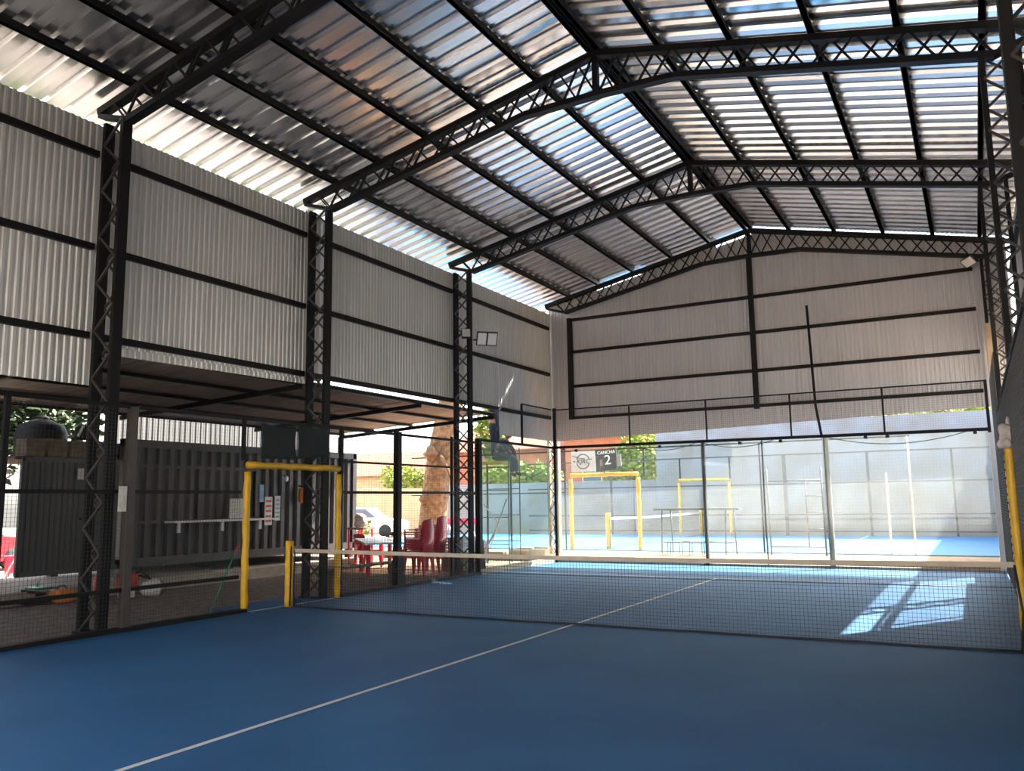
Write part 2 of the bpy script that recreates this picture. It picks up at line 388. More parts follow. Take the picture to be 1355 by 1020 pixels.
truss(YT[2], 'third roof truss from the camera, above the twin floodlight')
truss(YT[3], 'farthest roof truss, against the closed end wall')
PX = [(.07, 'beside the ridge'), (1.03, 'next below the ridge'), (2.1, 'second below the ridge'), (3.2, 'third below the ridge'), (4.25, 'fourth below the ridge'), (5.2, 'lowest, over the columns')]
for sg, side in ((-1, 'left'), (1, 'right')):
    for x, wd in PX:
        z = 8.5 - .215*x + .05
        m = MB(); m.box(sg*x-.03, -11.6, z, sg*x+.03, 11.4, z+.10)
        m.box(sg*x-.045, -11.6, z, sg*x+.045, 11.4, z+.012)
        tag(m.build('roof_purlin', M['steel']), 'long dark steel purlin on the %s roof slope, %s' % (side, wd), 'purlin', 'roof purlins')
# ------------------------------------------------------------------ girts
rows = [(6.55, 'upper'), (5.2, 'middle'), (3.95, 'lower')]
bays = [(-11.6, -3.1, 'before the nearest left column'), (-2.94, 1.12, 'between the first and second left columns'), (1.28, 6.07, 'between the second and third left columns'), (6.23, 11.2, 'between the third left column and back corner')]
for z, rn in rows:
    for y0, y1, bn in bays:
        tag(MB().box(-5.86, y0, z-.045, -5.79, y1, z+.045).build('wall_girt', M['steel']), '%s dark girt on the wall %s' % (rn, bn), 'girt', 'left wall girts')
for z, rn in rows:
    tag(MB().box(5.70, -11.6, z-.045, 5.77, 11.0, z+.045).build('wall_girt', M['steel']), '%s dark girt along the right wall behind the columns' % rn, 'girt', 'right wall girts')
for z, rn in ((6.76, 'top'), (5.82, 'second from top'), (4.83, 'third from top'), (3.93, 'bottom')):
    for xa, xb, sd in ((-5.15, -.1, 'left'), (.02, 5.0, 'right')):
        tag(MB().box(xa, 11.33, z-.04, xb, 11.40, z+.04).build('wall_girt', M['steel']), '%s dark girt on the end wall, %s of its centre post' % (rn, sd), 'girt', 'end wall girts')
tag(MB().box(-5.26, 11.25, 3.88, -5.15, 11.40, 6.8).build('wall_post', M['steel']), 'dark steel post at the left edge of the end wall', 'post')
tag(MB().box(-.10, 11.27, 3.85, .02, 11.40, 7.78).build('wall_post', M['steel']), 'dark steel post up the middle of the end wall', 'post')
tag(MB().tube([(1.66, 10.17, 2.9), (1.56, 10.17, 3.7), (1.50, 10.17, 6.1)], .03).build('steel_pipe', M['steel']), 'tall thin steel pipe rising above the back fence in front of the end wall', 'pipe')
tag(MB().rbox(5.12, 10.45, 0, 5.34, 10.65, 5.3, .01).build('timber_post', M['beige']), 'pale beige timber post at the back right corner of the court', 'post')

# ------------------------------------------------------------------ fences
def wire_panel(name, x0, y0, x1, y1, z0, z1, step, r, label, cat='fence panel', group='wire mesh fence panels', m=None):
    mb = MB(); a, b = Vector((x0, y0, 0)), Vector((x1, y1, 0)); L = (b-a).length; d = (b-a)/L
    n = max(2, round(L/step))
    for i in range(n+1):
        p = a + d*L*i/n; mb.bar((p.x, p.y, z0), (p.x, p.y, z1), r, r)
    n = max(2, round((z1-z0)/step))
    for i in range(n+1):
        z = z0 + (z1-z0)*i/n; mb.bar((a.x, a.y, z), (b.x, b.y, z), r, r)
    return tag(mb.build(name, m or M['wire']), label, cat, group)
def post(x, y, z0, z1, w_, label, d_=None, m=None):
    d_ = d_ or w_
    return tag(MB().box(x-w_/2, y-d_/2, z0, x+w_/2, y+d_/2, z1).build('fence_post', m or M['steel']), label, 'fence post', 'fence posts')
def rail(p, q, w_, h_, label, m=None):
    return tag(MB().bar(p, q, w_, h_).build('fence_rail', m or M['steel']), label, 'fence rail', 'fence rails')
FX = -5.24
WR = .003; ST = .05
post(FX, -4.47, 0, 2.98, .06, 'thin fence post on the left, leftmost one in front of the container door')
post(FX, -2.78, 0, 2.95, .11, 'thick fence post standing against the nearest left column', .10, M['steelg'])
post(FX, -.80, 2.3, 2.98, .05, 'short fence post rising from the near end of the yellow gate')
post(FX, 1.50, 0, 2.98, .06, 'thin fence post beside the far end of the yellow gate')
post(FX, 5.13, 0, 3.02, .05, 'thin fence post in front of the tree trunk and red chairs')
for y, h, lb in ((3.18, 3.0, 'thick dark fence post with flared foot between gate and red chairs'), (6.25, 3.05, 'thick dark fence post where the left side glass begins')):
    t = thing('fence_post', lb, 'fence post', (FX, y, 0), 'fence posts')
    MB().box(FX-.06, y-.06, 0, FX+.06, y+.06, h).build('shaft', M['steel'], t)
    m = MB(); m.prism([(y-.07, 0), (y+.2, 0), (y+.07, .75), (y-.07, .75)], 'x', FX-.065, FX+.065); m.build('foot', M['steel'], t)
segs = [(-7.5, -4.5, 'before the leftmost thin post'), (-4.44, -2.84, 'in front of the container door'), (-2.72, -.84, 'between the nearest column and the yellow gate'), (1.53, 3.11, 'between the gate and the thick flared post'), (3.25, 5.10, 'between the flared post and the red chairs'), (5.16, 6.18, 'between the red chairs and side glass')]
for a, b, lb in segs:
    wire_panel('wire_mesh', FX, a, FX, b, .06, 2.95, ST, WR, 'black wire mesh of the left fence %s' % lb)
    rail((FX, a, 2.95), (FX, b, 2.95), .045, .05, 'top rail of the left fence %s' % lb)
    rail((FX, a, 1.81), (FX, b, 1.81), .045, .05, 'waist-high rail of the left fence %s' % lb)
    if b < 0: rail((FX, a, .53), (FX, b, .53), .045, .05, 'low rail of the left fence %s' % lb)
    else: rail((FX, a, 2.36), (FX, b, 2.36), .04, .04, 'upper middle rail of the left fence %s' % lb)
wire_panel('wire_mesh', FX, -.78, FX, 1.47, 2.32, 2.95, ST, WR, 'black wire mesh above the yellow gate behind the dark cloth')
rail((FX, -.78, 2.95), (FX, 1.47, 2.95), .045, .05, 'top fence rail above the yellow gate and dark cloth')
# yellow padded gate opening
def gate(x, ys, z0, h, label, group, r=.055, axis='y'):
    t = thing('padded_gate', label, 'gate frame', (x, ys[0], z0), group)
    P = (lambda a, z: (x, a, z))if axis == 'y' else (lambda a, z: (a, x, z))
    for y in ys:
        m = MB(); n = 14
        m.tube([P(y, z0)] + [P(y + .008*math.sin(i*2.1+y), z0 + (h-.10)*i/n) for i in range(1, n+1)], [r*.9] + [r*(1+.08*math.sin(i*1.7)) for i in range(1, n+1)], 12)
        m.build('post_pad', M['yellow'], t)
    m = MB(); n = 12
    a, b = ys
    m.tube([P(a + (b-a)*i/n, z0 + h + .006*math.sin(i*2)) for i in range(n+1)], [r*(1+.06*math.sin(i*2.3)) for i in range(n+1)], 12)
    m.build('top_pad', M['yellow'], t)
    return t
gate(-5.245, (-.70, 1.44), 0, 2.23, 'yellow padded gate frame on the left beside the near net', None)
g = thing('gate_post', 'yellow padded gate post at the right edge with a white rag on top', 'gate post', (5.07, 1.75, 0))
m = MB(); n = 14
m.tube([(5.07, 1.75, 2.28*i/n) for i in range(n+1)], [.06*(1+.1*math.sin(i*1.9)) for i in range(n+1)], 12); m.build('post_pad', M['yellow'], g)
m = MB(); m.tube([(5.004, 1.72 + .07*(i % 2), .5 + i*.05) for i in range(33)], .007, 5)
m.build('lacing_cord', M['black'], g)
m = MB(); m.box(5.004, 1.735, .45, 5.012, 1.79, 2.1); m.build('lacing_strip', M['rag'], g)
m = MB(); m.blob((5.06, 1.74, 2.33), .10, 5, 3, .35, (.9, .9, 1.25)); m.blob((5.03, 1.70, 2.22), .08, 6, 2, .3, (1, 1, 1)); m.blob((5.09, 1.76, 2.47), .05, 9, 2, .4, (.7, .7, 1.8))
tag(m.build('white_rag', M['rag']), 'crumpled white rag tied over the yellow post on the right', 'rag')
# dark shade cloth over the gate
def cloth(y0, y1, z0, z1, x, label, drop=0, name='shade_cloth', m_=None):
    mb = MB(); nx, nz = 16, 8; vs = []
    for off in (0, .004):
        for i in range(nx+1):
            for j in range(nz+1):
                u, v = i/nx, j/nz
                vs.append((x + off + .018*math.sin(u*9+v*3)*math.sin(v*3+.4), y0 + (y1-y0)*u, z0 + (z1-z0)*v - .03*math.sin(u*PI)*v + drop*u*(1-v)))
    W_ = nz+1; O = (nx+1)*W_; fs = []
    for i in range(nx):
        for j in range(nz):
            a = i*W_+j; fs += [(a, a+W_, a+W_+1, a+1), (O+a, O+a+1, O+a+W_+1, O+a+W_)]
    for i in range(nx): fs += [(i*W_, O+i*W_, O+(i+1)*W_, (i+1)*W_), (i*W_+nz, (i+1)*W_+nz, O+(i+1)*W_+nz, O+i*W_+nz)]
    for j in range(nz): fs += [(j, j+1, O+j+1, O+j), (nx*W_+j, O+nx*W_+j, O+nx*W_+j+1, nx*W_+j+1)]
    mb.add(vs, fs, True); return tag(mb.build(name, m_ or M['cloth']), label, 'cloth')
cloth(-.5, .28, 2.34, 2.90, -5.18, 'dark green-black shade cloth above the yellow gate, near half')
cloth(.32, 1.12, 2.36, 2.93, -5.18, 'dark creased shade cloth above the yellow gate, beside the second column', .08)

# glass at the back and left side
def glass(x0, y0, x1, y1, z0, z1, label):
    mb = MB(); a, b = Vector((x0, y0, 0)), Vector((x1, y1, 0)); mb.bar((a.x, a.y, (z0+z1)/2), (b.x, b.y, (z0+z1)/2), .012, z1-z0)
    return tag(mb.build('court_glass', M['glass2'] if x0 == x1 else M['glass']), label, 'glass panel', 'court glass panels')
glass(FX, 6.34, FX, 8.27, .13, 2.98, 'left side glass panel in front of the scaffold')
glass(FX, 8.30, FX, 10.08, .13, 2.98, 'left side glass panel nearest the back corner')
jx = [-5.12, -2.95, -1.12, .29, 1.70, 3.43, 5.0]
names = ['back glass panel at the left corner, before the signs', 'back glass panel before the yellow-green bush', 'back glass panel before the tall metal trestle', 'back glass panel left of the iron ladder frame', 'back glass panel right of the thick lit post', 'back glass panel at the right corner']
for a, b, lb in zip(jx, jx[1:], names): glass(a+.015, 10.08, b-.015, 10.08, .11, 2.97, lb)
rail((-5.2, 10.06, 3.02), (5.0, 10.06, 2.97), .07, .07, 'dark beam along the top of the back glass')
rail((-5.2, 10.06, 4.03), (5.0, 10.06, 4.0), .03, .03, 'thin rail along the top of the back mesh')
rail((FX, 6.25, 3.02), (FX, 10.06, 3.02), .06, .06, 'dark beam along the top of the left side glass')
rail((FX, 8.38, 4.05), (FX, 10.06, 4.05), .03, .03, 'thin top rail of the mesh above the left side glass')
post(FX, 8.38, 3.0, 4.05, .045, 'short mesh post above the left side glass')
post(-5.14, 10.06, 0, 4.08, .07, 'corner fence post where left glass meets back glass')
for x, lb in ((-3.0, 'first'), (-1.0, 'second'), (1.0, 'third'), (3.0, 'fourth')):
    post(x, 10.06, 3.0, 4.0, .035, '%s short upright from the left in the mesh above the back glass' % lb)
post(5.02, 10.06, 2.9, 4.02, .06, 'right end upright of the mesh above the back glass')
post(-1.14, 10.16, 0, 3.0, .085, 'dark post behind the back glass near the trestle', .06, M['steelg'])
post(.29, 10.16, 0, 3.0, .035, 'thin dark post behind the back glass left of the ladder frame')
post(1.72, 10.17, 0, 3.0, .12, 'thick sunlit post behind the back glass by the ladder frame', .07, M['conc'])
for a, b, lb in ((-5.1, -3.02, 'above the signs'), (-2.98, -1.02, 'above the trestle'), (-.98, .98, 'below the middle of the end wall'), (1.02, 2.98, 'left of the back right corner'), (3.02, 4.98, 'at the back right corner')):
    wire_panel('wire_mesh', a, 10.06, b, 10.06, 3.05, 4.0, ST, .0024, 'wire mesh above the back glass %s' % lb)
wire_panel('wire_mesh', FX, 8.4, FX, 10.03, 3.05, 4.03, ST, .0024, 'wire mesh above the left side glass')
# right fence
RX = 5.10
wire_panel('wire_mesh', RX, -3.0, RX, 1.72, .05, 2.98, ST, .005, 'black wire mesh of the right fence, nearer than the yellow post')
wire_panel('wire_mesh', RX, 1.8, RX, 6.0, .05, 2.98, ST, .005, 'black wire mesh of the right fence, beyond the yellow post')
wire_panel('wire_mesh', RX, 6.05, RX, 10.0, .05, 3.98, ST, .005, 'tall wire mesh of the right fence near the back corner')
for y, h in ((6.02, 4.0), (3.9, 3.0), (-.7, 3.0)):
    post(RX+.03, y, 0, h, .05, {6.02: 'tall post of the right fence near the back corner', 3.9: 'post of the right fence behind the yellow post', -.7: 'post of the right fence nearest the camera'}[y])
rail((RX, -3, 3.0), (RX, 6, 3.0), .04, .04, 'top rail of the right fence')
cloth(-2.84, 1.05, .1, 2.95, RX+.03, 'black shade netting hung on the right fence beside the nearest column', 0, 'shade_cloth')
cloth(2.0, 9.9, .1, 1.15, RX+.04, 'black shade netting hung low on the right fence beyond the yellow post', 0, 'shade_cloth')
tag(MB().box(5.0, 10.1, .05, 5.1, 10.3, 2.95).build('white_post', M['white']), 'white painted post at the right end of the back glass', 'post')
# sagging cables under the rails
def cable(name, p, q, sag, label, r=.008):
    p, q = Vector(p), Vector(q); n = 14
    m = MB(); m.tube([p.lerp(q, i/n) - Vector((0, 0, sag*4*(i/n)*(1-i/n))) for i in range(n+1)], r, 6)
    return tag(m.build(name, M['black']), label, 'cable')
cable('sagging_cable', (1.8, 10.0, 2.95), (4.6, 10.0, 2.94), .2, 'black cable sagging below the back beam on the right')
cable('sagging_cable', (-2.9, 10.0, 2.96), (-1.3, 10.0, 2.96), .14, 'short black cable sagging below the back beam left of the dark post')
cable('sagging_cable', (-1.1, 10.0, 2.96), (.6, 10.0, 2.96), .14, 'short black cable sagging below the back beam above the trestle')
for i, x in enumerate((-4.5, -2.2, -.2, .75, 2.6, 3.05, 4.75)):
    tag(MB().rbox(x-.035, 9.99, 2.88, x+.035, 10.05, 2.95, .008).build('beam_clip', M['black']), '%s small black clip from the left under the back beam' % ORD[i], 'clip', 'small clips under the back beam')

# ------------------------------------------------------------------ court net
def net(axis, u0, u1, at, zb, zt, label, side, fine=.045, r=.0032, tape=.055):
    P = (lambda u, z, o=0: (u, at+o, z)) if axis == 'x' else (lambda u, z, o=0: (at+o, u, z))
    t = thing('court_net', label, 'net', P((u0+u1)/2, zb))
    top = lambda u: zt - .03*math.sin(PI*(u-u0)/(u1-u0))
    n = int((u1-u0)/fine); m = MB()
    for i in range(n+1):
        u = u0 + (u1-u0)*i/n; m.bar(P(u, zb+.02), P(u, top(u)-.02), r, r)
    k = int((zt-zb)/fine)
    for j in range(1, k+1):
        for a in range(8):
            ua, ub = u0 + (u1-u0)*a/8, u0 + (u1-u0)*(a+1)/8
            m.bar(P(ua, zb + (top(ua)-zb)*j/(k+.5)), P(ub, zb + (top(ub)-zb)*j/(k+.5)), r, r)
    m.build('mesh', M['net'], t)
    m = MB(); N_ = 16
    for a in range(N_):
        ua, ub = u0 + (u1-u0)*a/N_, u0 + (u1-u0)*(a+1)/N_
        m.bar(P(ua, top(ua)-tape/2+.01), P(ub, top(ub)-tape/2+.01), .016, tape)
    m.build('top_tape', M['tape'], t)
    m = MB(); m.tube([P(u0 + (u1-u0)*a/20, zb + .012 + .004*math.sin(a*2.)) for a in range(21)], .013, 6); m.build('bottom_cord', M['net'], t)
    for u in side:
        m = MB(); m.tube([P(u, zb+.01), P(u + (.04 if u > (u0+u1)/2 else -.02), zb+.4), P(u, top(u)-.02)], .014, 6); m.build('side_cord', M['net'], t)
    m = MB()
    for s2 in (.72,):
        for a in range(8):
            ua, ub = u0 + (u1-u0)*a/8, u0 + (u1-u0)*(a+1)/8
            m.bar(P(ua, zb + (top(ua)-zb)*s2), P(ub, zb + (top(ub)-zb)*s2), .006, .008)
    m.build('mid_cord', M['net'], t)
    return t
net('x', -4.93, 4.96, .05, .0, .90, 'black padel net with beige top tape across the near blue court', (-4.93, 4.96))
def net_post(x, y, z0, h, label, r=.065):
    t = thing('net_post', label, 'net post', (x, y, z0), None)
    n = 10
    MB().tube([(x, y, z0)] + [(x, y, z0 + h*i/n) for i in range(1, n+1)], [r*.92] + [r*(1+.05*math.sin(i*2.2)) for i in range(1, n+1)], 12).build('padding', M['yellow'], t)
    m = MB(); m.tube([(x+r*.9, y-r*.5, z0+.02), (x+r*1.05, y-r*.5, z0+h*.5), (x+r*.9, y-r*.4, z0+h*.92)], .012, 6); m.build('lacing_cord', M['black'], t)
net_post(-5.06, .06, 0, 1.03, 'yellow padded net post on the left of the near court')

# ------------------------------------------------------------------ second court behind the glass
Z2 = .16
gate(13.12, (-6.12, -3.95), Z2, 2.2, 'yellow padded gate frame on the near side of the far court, below the signs', None, .06, 'x')
gate(23.25, (-5.95, -3.9), Z2, 2.2, 'yellow padded gate frame on the far side of the far court', None, .055, 'x')
net('y', 13.5, 23.0, -5.05, Z2, Z2+.92, 'net with pale tape across the far sunlit court', (13.5, 23.0), .09, .003, .07)
net_post(-5.05, 13.4, Z2, 1.06, 'near yellow net post of the far court, inside its near gate', .075)
net_post(-5.05, 23.1, Z2, 1.06, 'far yellow net post of the far court, inside its far gate', .07)
for x, w_, lb in ((-9.3, .06, 'left of the near yellow gate'), (-.43, .04, 'between the trestle and ladder frame')):
    post(x, 13.1, Z2, 3.1, w_, 'thin post on the near side of the far court %s' % lb)
post(-3.75, 13.1, 2.3, 3.1, .035, 'short post above the right corner of the near yellow gate of the far court')
post(-5.0, 13.1, 2.4, 3.1, .035, 'short post rising behind the signs of the far court')
post(-6.3, 13.1, Z2, 3.1, .04, 'thin post beside the near yellow gate of the far court')
post(2.70, 13.1, .1, 2.2, .045, 'shorter white pole on the near side of the far court', None, M['white'])
post(3.25, 13.1, .1, 3.1, .045, 'taller white pole on the near side of the far court', None, M['white'])
rail((-12, 13.1, 3.1), (3.3, 13.1, 3.1), .04, .04, 'top rail on the near side of the far court')
rail((-12, 13.1, 1.85), (-6.3, 13.1, 1.85), .03, .03, 'middle rail left of the near gate of the far court')
for x, w_, lb in ((-12.0, .07, 'farthest left'), (-9.0, .07, 'between bush and left wall'), (-1.79, .11, 'thick, behind the ladder frame'), (1.21, .09, 'right of the thick lit post'), (4.0, .07, 'farthest right')):
    post(x, 23.45, 0, 3.25, w_, 'post on the far side of the far court, %s' % lb, None, M['steelg'])
post(-5.95, 23.45, 2.4, 3.25, .05, 'short post above the left corner of the far yellow gate')
post(-3.9, 23.45, 2.4, 3.25, .05, 'short post above the right corner of the far yellow gate')
for z, lb in ((3.25, 'top'), (2.12, 'upper middle'), (.95, 'lower middle'), (.32, 'bottom')):
    rail((-13, 23.45, z), (5.2, 23.45, z), .04, .05, '%s rail of the fence on the far side of the far court' % lb, M['steelg'])
wire_panel('wire_mesh', -13, 23.45, -5.97, 23.45, .3, 3.2, .12, .0035, 'wire mesh on the far side of the far court, left of its gate')
wire_panel('wire_mesh', -3.86, 23.45, 5.2, 23.45, .3, 3.2, .12, .0035, 'wire mesh on the far side of the far court, right of its gate')

# signs over the near gate of the far court
def text_mb(s, size, depth, place, shear=0.):
    cu = bpy.data.curves.new('lettering', 'FONT'); cu.body = s; cu.size = size; cu.extrude = depth; cu.align_x = 'CENTER'; cu.align_y = 'CENTER'; cu.shear = shear
    o = bpy.data.objects.new('lettering', cu); C.objects.link(o)
    dg = bpy.context.evaluated_depsgraph_get(); me = bpy.data.meshes.new_from_object(o.evaluated_get(dg))
    m = MB(); m.add([place(*v.co) for v in me.vertices], [list(p.vertices) for p in me.polygons])
    bpy.data.objects.remove(o); bpy.data.curves.remove(cu); bpy.data.meshes.remove(me); return m
def arc(m, cx, cz, y, r, a0, a1, th=.02):
    n = 18; m.tube([(cx + r*math.cos(a0+(a1-a0)*i/n), y, cz + r*math.sin(a0+(a1-a0)*i/n)) for i in range(n+1)], th, 6)
sy = 12.98
t = thing('club_sign', 'pale grey sign board with round black logo above the far yellow gate', 'sign', (-5.63, sy, 2.45))
MB().box(-6.02, sy, 2.46, -5.24, sy+.03, 3.08).build('board', M['sign'], t)
m = MB(); cx, cz = -5.63, 2.77
arc(m, cx, cz, sy-.004, .215, .35, PI-.35, .012); arc(m, cx, cz, sy-.004, .215, PI+.35, 2*PI-.35, .012)
m.tube([(cx-.36, sy-.004, cz+.17), (cx-.12, sy-.004, cz+.10), (cx+.05, sy-.004, cz+.08)], .008, 6)
m.blob((cx-.29, sy-.004, cz), .028, 1, 1, 0, (1, .3, 1)); m.blob((cx+.27, sy-.004, cz+.06), .022, 2, 1, 0, (1, .3, 1))
m.build('logo', M['black'], t)
text_mb('KJRC', .20, .004, lambda a, b, c: (cx + a, sy - .004 - c, cz + b - .005), .25).build('lettering', M['black'], t)
text_mb('· ·  ···', .10, .004, lambda a, b, c: (cx + a, sy - .004 - c, cz + b - .10)).build('lettering', M['black'], t)
t = thing('court_number_sign', 'black board reading CANCHA 2 above the far yellow gate', 'sign', (-4.9, sy-.05, 2.45))
rot = Matrix.Rotation(-.05, 3, 'Y')
def PR(x, z): v = rot @ Vector((x, 0, z)); return (-4.86 + v.x, 2.79 + v.z)
m = MB(); m.prism([PR(-.34, -.32), PR(.30, -.32), PR(.33, .33), PR(-.34, .31)], 'y', sy-.05, sy); m.build('board', M['black'], t)
m = MB(); m.prism([PR(.31, -.22), PR(.46, -.22), PR(.46, .14), PR(.31, .14)], 'y', sy-.03, sy); m.build('side_panel', M['grey'], t)
text_mb('CANCHA', .135, .006, lambda a, b, c: (PR(a+.02, b+.215)[0], sy - .056 - c, PR(a+.02, b+.215)[1])).build('lettering', M['lite'], t)
text_mb('2', .40, .006, lambda a, b, c: (PR(a*1.1+.05, b-.02)[0], sy - .056 - c, PR(a+.05, b-.02)[1])).build('number', M['lite'], t)
m = MB(); m.box(-5.06, sy-.058, 2.60, -4.98, sy-.052, 2.80); m.build('score_mark', M['wood'], t)

# ------------------------------------------------------------------ iron frames between the courts
t = thing('metal_trestle', 'tall blue-grey metal trestle table standing behind the back glass', 'trestle', (-2.0, 12.3, .13))
x0, x1, yt = -3.1, -.85, 12.3
m = MB(); m.box(x0-.05, yt-.25, 1.30, x1+.05, yt+.25, 1.36); m.build('top', M['iron'], t)
for x in (x0+.25, x1-.25):
    for dx, dy in ((-.07, -.2), (.05, .2)):
        m = MB(); m.tube([(x+dx*1.6, yt+dy, 0), (x+dx, yt+dy, 1.31)], .02, 8); m.build('leg', M['iron'], t)
for dy in (-.2, .2):
    m = MB(); m.tube([(x0+.2, yt+dy, .45), (x1-.2, yt+dy, .45)], .017, 8); m.build('stretcher', M['iron'], t)
t = None
for i, (x, lb) in enumerate(((-2.55, 'left'), (-1.95, 'right'))):
    t = thing('metal_stool', 'small metal stool under the trestle, %s one' % lb, 'stool', (x, 12.0, 0), 'stools under the trestle')
    m = MB(); m.box(x-.2, 11.85, .44, x+.2, 12.15, .47); m.build('seat', M['iron'], t)
    for dx in (-.17, .17):
        for dy in (-.12, .12):
            m = MB(); m.tube([(x+dx, 12.0+dy, 0), (x+dx*.95, 12.0+dy, .45)], .013, 6); m.build('leg', M['iron'], t)
t = thing('ladder_rack', 'dark iron frame with a ladder side standing behind the back glass', 'frame', (.4, 12.3, 0))
yf = 12.3
for x in (-.08, 1.27):
    m = MB(); m.tube([(x, yf, 0), (x-.02, yf, 2.35)], .022, 8); m.build('upright', M['iron'], t)
m = MB(); m.tube([(.87, yf, .35), (.85, yf, 2.02)], .018, 8); m.build('upright', M['iron'], t)
for z, xa, xb in ((2.03, -.10, 1.25), (1.95, -.10, 1.25), (.35, -.09, 1.27)):
    m = MB(); m.tube([(xa, yf, z), (xb, yf, z)], .016, 8); m.build('crossbar', M['iron'], t)
for z in (.80, 1.22, 1.64):
    m = MB(); m.tube([(.86, yf, z), (1.26, yf, z)], .014, 8); m.build('rung', M['iron'], t)

# ------------------------------------------------------------------ scaffold and workers
t = thing('scaffold', 'thin steel scaffold tower behind the left side glass', 'scaffold', (-6.7, 9.6, 0))
for x, y in ((-7.15, 9.9), (-6.95, 9.1), (-6.70, 9.1), (-6.42, 9.9), (-6.15, 9.9), (-6.05, 9.1)):
    m = MB(); m.tube([(x, y, 0), (x, y, 2.62 if x < -6.2 else 3.05)], .017 if abs(x+6.42) > .01 else .032, 8); m.build('upright', M['iron'], t)
for z in (.55, 1.25, 1.95, 2.55):
    m = MB(); m.tube([(-7.15, 9.9, z), (-6.15, 9.9, z)], .013, 6); m.build('crossbar', M['iron'], t)
    m = MB(); m.tube([(-6.95, 9.1, z-.05), (-6.05, 9.1, z-.05)], .013, 6); m.build('crossbar', M['iron'], t)
m = MB(); m.tube([(-6.95, 9.05, 1.75), (-6.35, 9.05, 1.05)], .014, 6); m.tube([(-6.6, 9.05, .4), (-6.12, 9.05, 1.6)], .016, 6)
m.build('diagonal_brace', M['white'], t)
tag(MB().rbox(-7.2, 9.18, 2.58, -6.30, 9.75, 2.68, .01).build('scaffold_plank', M['plank']), 'yellow plank across the scaffold tower under the workers', 'plank')
t = thing('striped_barrier_pole', 'red and white pole leaning against the scaffold foot', 'pole', (-6.6, 8.95, 0))
m = MB(); m.tube([(-6.75, 8.9, .25), (-6.45, 8.98, .75)], .028, 8); m.build('red_end', M['redtool'], t)
m = MB(); m.tube([(-6.45, 8.98, .75), (-6.08, 9.05, 1.68)], .02, 8); m.build('shaft', M['white'], t)
tag(MB().rbox(-7.1, 9.0, 0, -6.8, 9.3, .62, .05).build('water_drum', M['iron']), 'grey-blue drum standing at the foot of the scaffold', 'drum')

def skin_obj(name, chains, m, parent, sub_=2):
    """chains: list of [(x,y,z,r),...]; first vertex of the first chain is the root; shared points are merged"""
    vs, es, rs, idx = [], [], [], {}
    def vid(p):
        k = tuple(round(c, 4) for c in p[:3])
        if k not in idx: idx[k] = len(vs); vs.append(p[:3]); rs.append(p[3])
        return idx[k]
    for ch in chains:
        ids = [vid(p) for p in ch]
        es += [(a, b) for a, b in zip(ids, ids[1:]) if a != b]
    me = bpy.data.meshes.new(name); me.from_pydata(vs, es, []); me.update()
    o = bpy.data.objects.new(name, me); C.objects.link(o)
    md = o.modifiers.new('skin', 'SKIN'); md.use_smooth_shade = True
    for i, r in enumerate(rs):
        me.skin_vertices[0].data[i].radius = (r, r)
    me.skin_vertices[0].data[0].use_root = True
    sd = o.modifiers.new('smooth', 'SUBSURF'); sd.levels = sub_; sd.render_levels = sub_
    dg = bpy.context.evaluated_depsgraph_get(); ev = o.evaluated_get(dg); nm = bpy.data.meshes.new_from_object(ev)
    bpy.data.objects.remove(o); bpy.data.meshes.remove(me)
    for p in nm.polygons: p.use_smooth = True
    nm.name = name; nm.materials.append(m)
    o = bpy.data.objects.new(name, nm); C.objects.link(o); o.parent = parent
    return o
def hand(wr, d, side, n_=None):
    """finger chains from a wrist point along direction d; side = direction of the thumb"""
    wr, d, side = Vector(wr), Vector(d).normalized(), Vector(side).normalized(); nrm = d.cross(side).normalized()
    palm = wr + d*.05; kn = wr + d*.09; out = [[(*wr, .026), (*palm, .034), (*kn, .032)]]
    for k, (o_, l) in enumerate(((.028, .072), (.010, .082), (-.010, .076), (-.028, .060))):
        b = kn + side*o_; mid = b + d*l*.5 + nrm*.008; tip = b + d*l*.9 + nrm*.03
        out.append([(*kn, .032), (*(b + d*.01), .010), (*mid, .009), (*tip, .008)])
    out.append([(*palm, .034), (*(palm + side*.045 + d*.01), .011), (*(palm + side*.065 + d*.05), .009)])
    return out
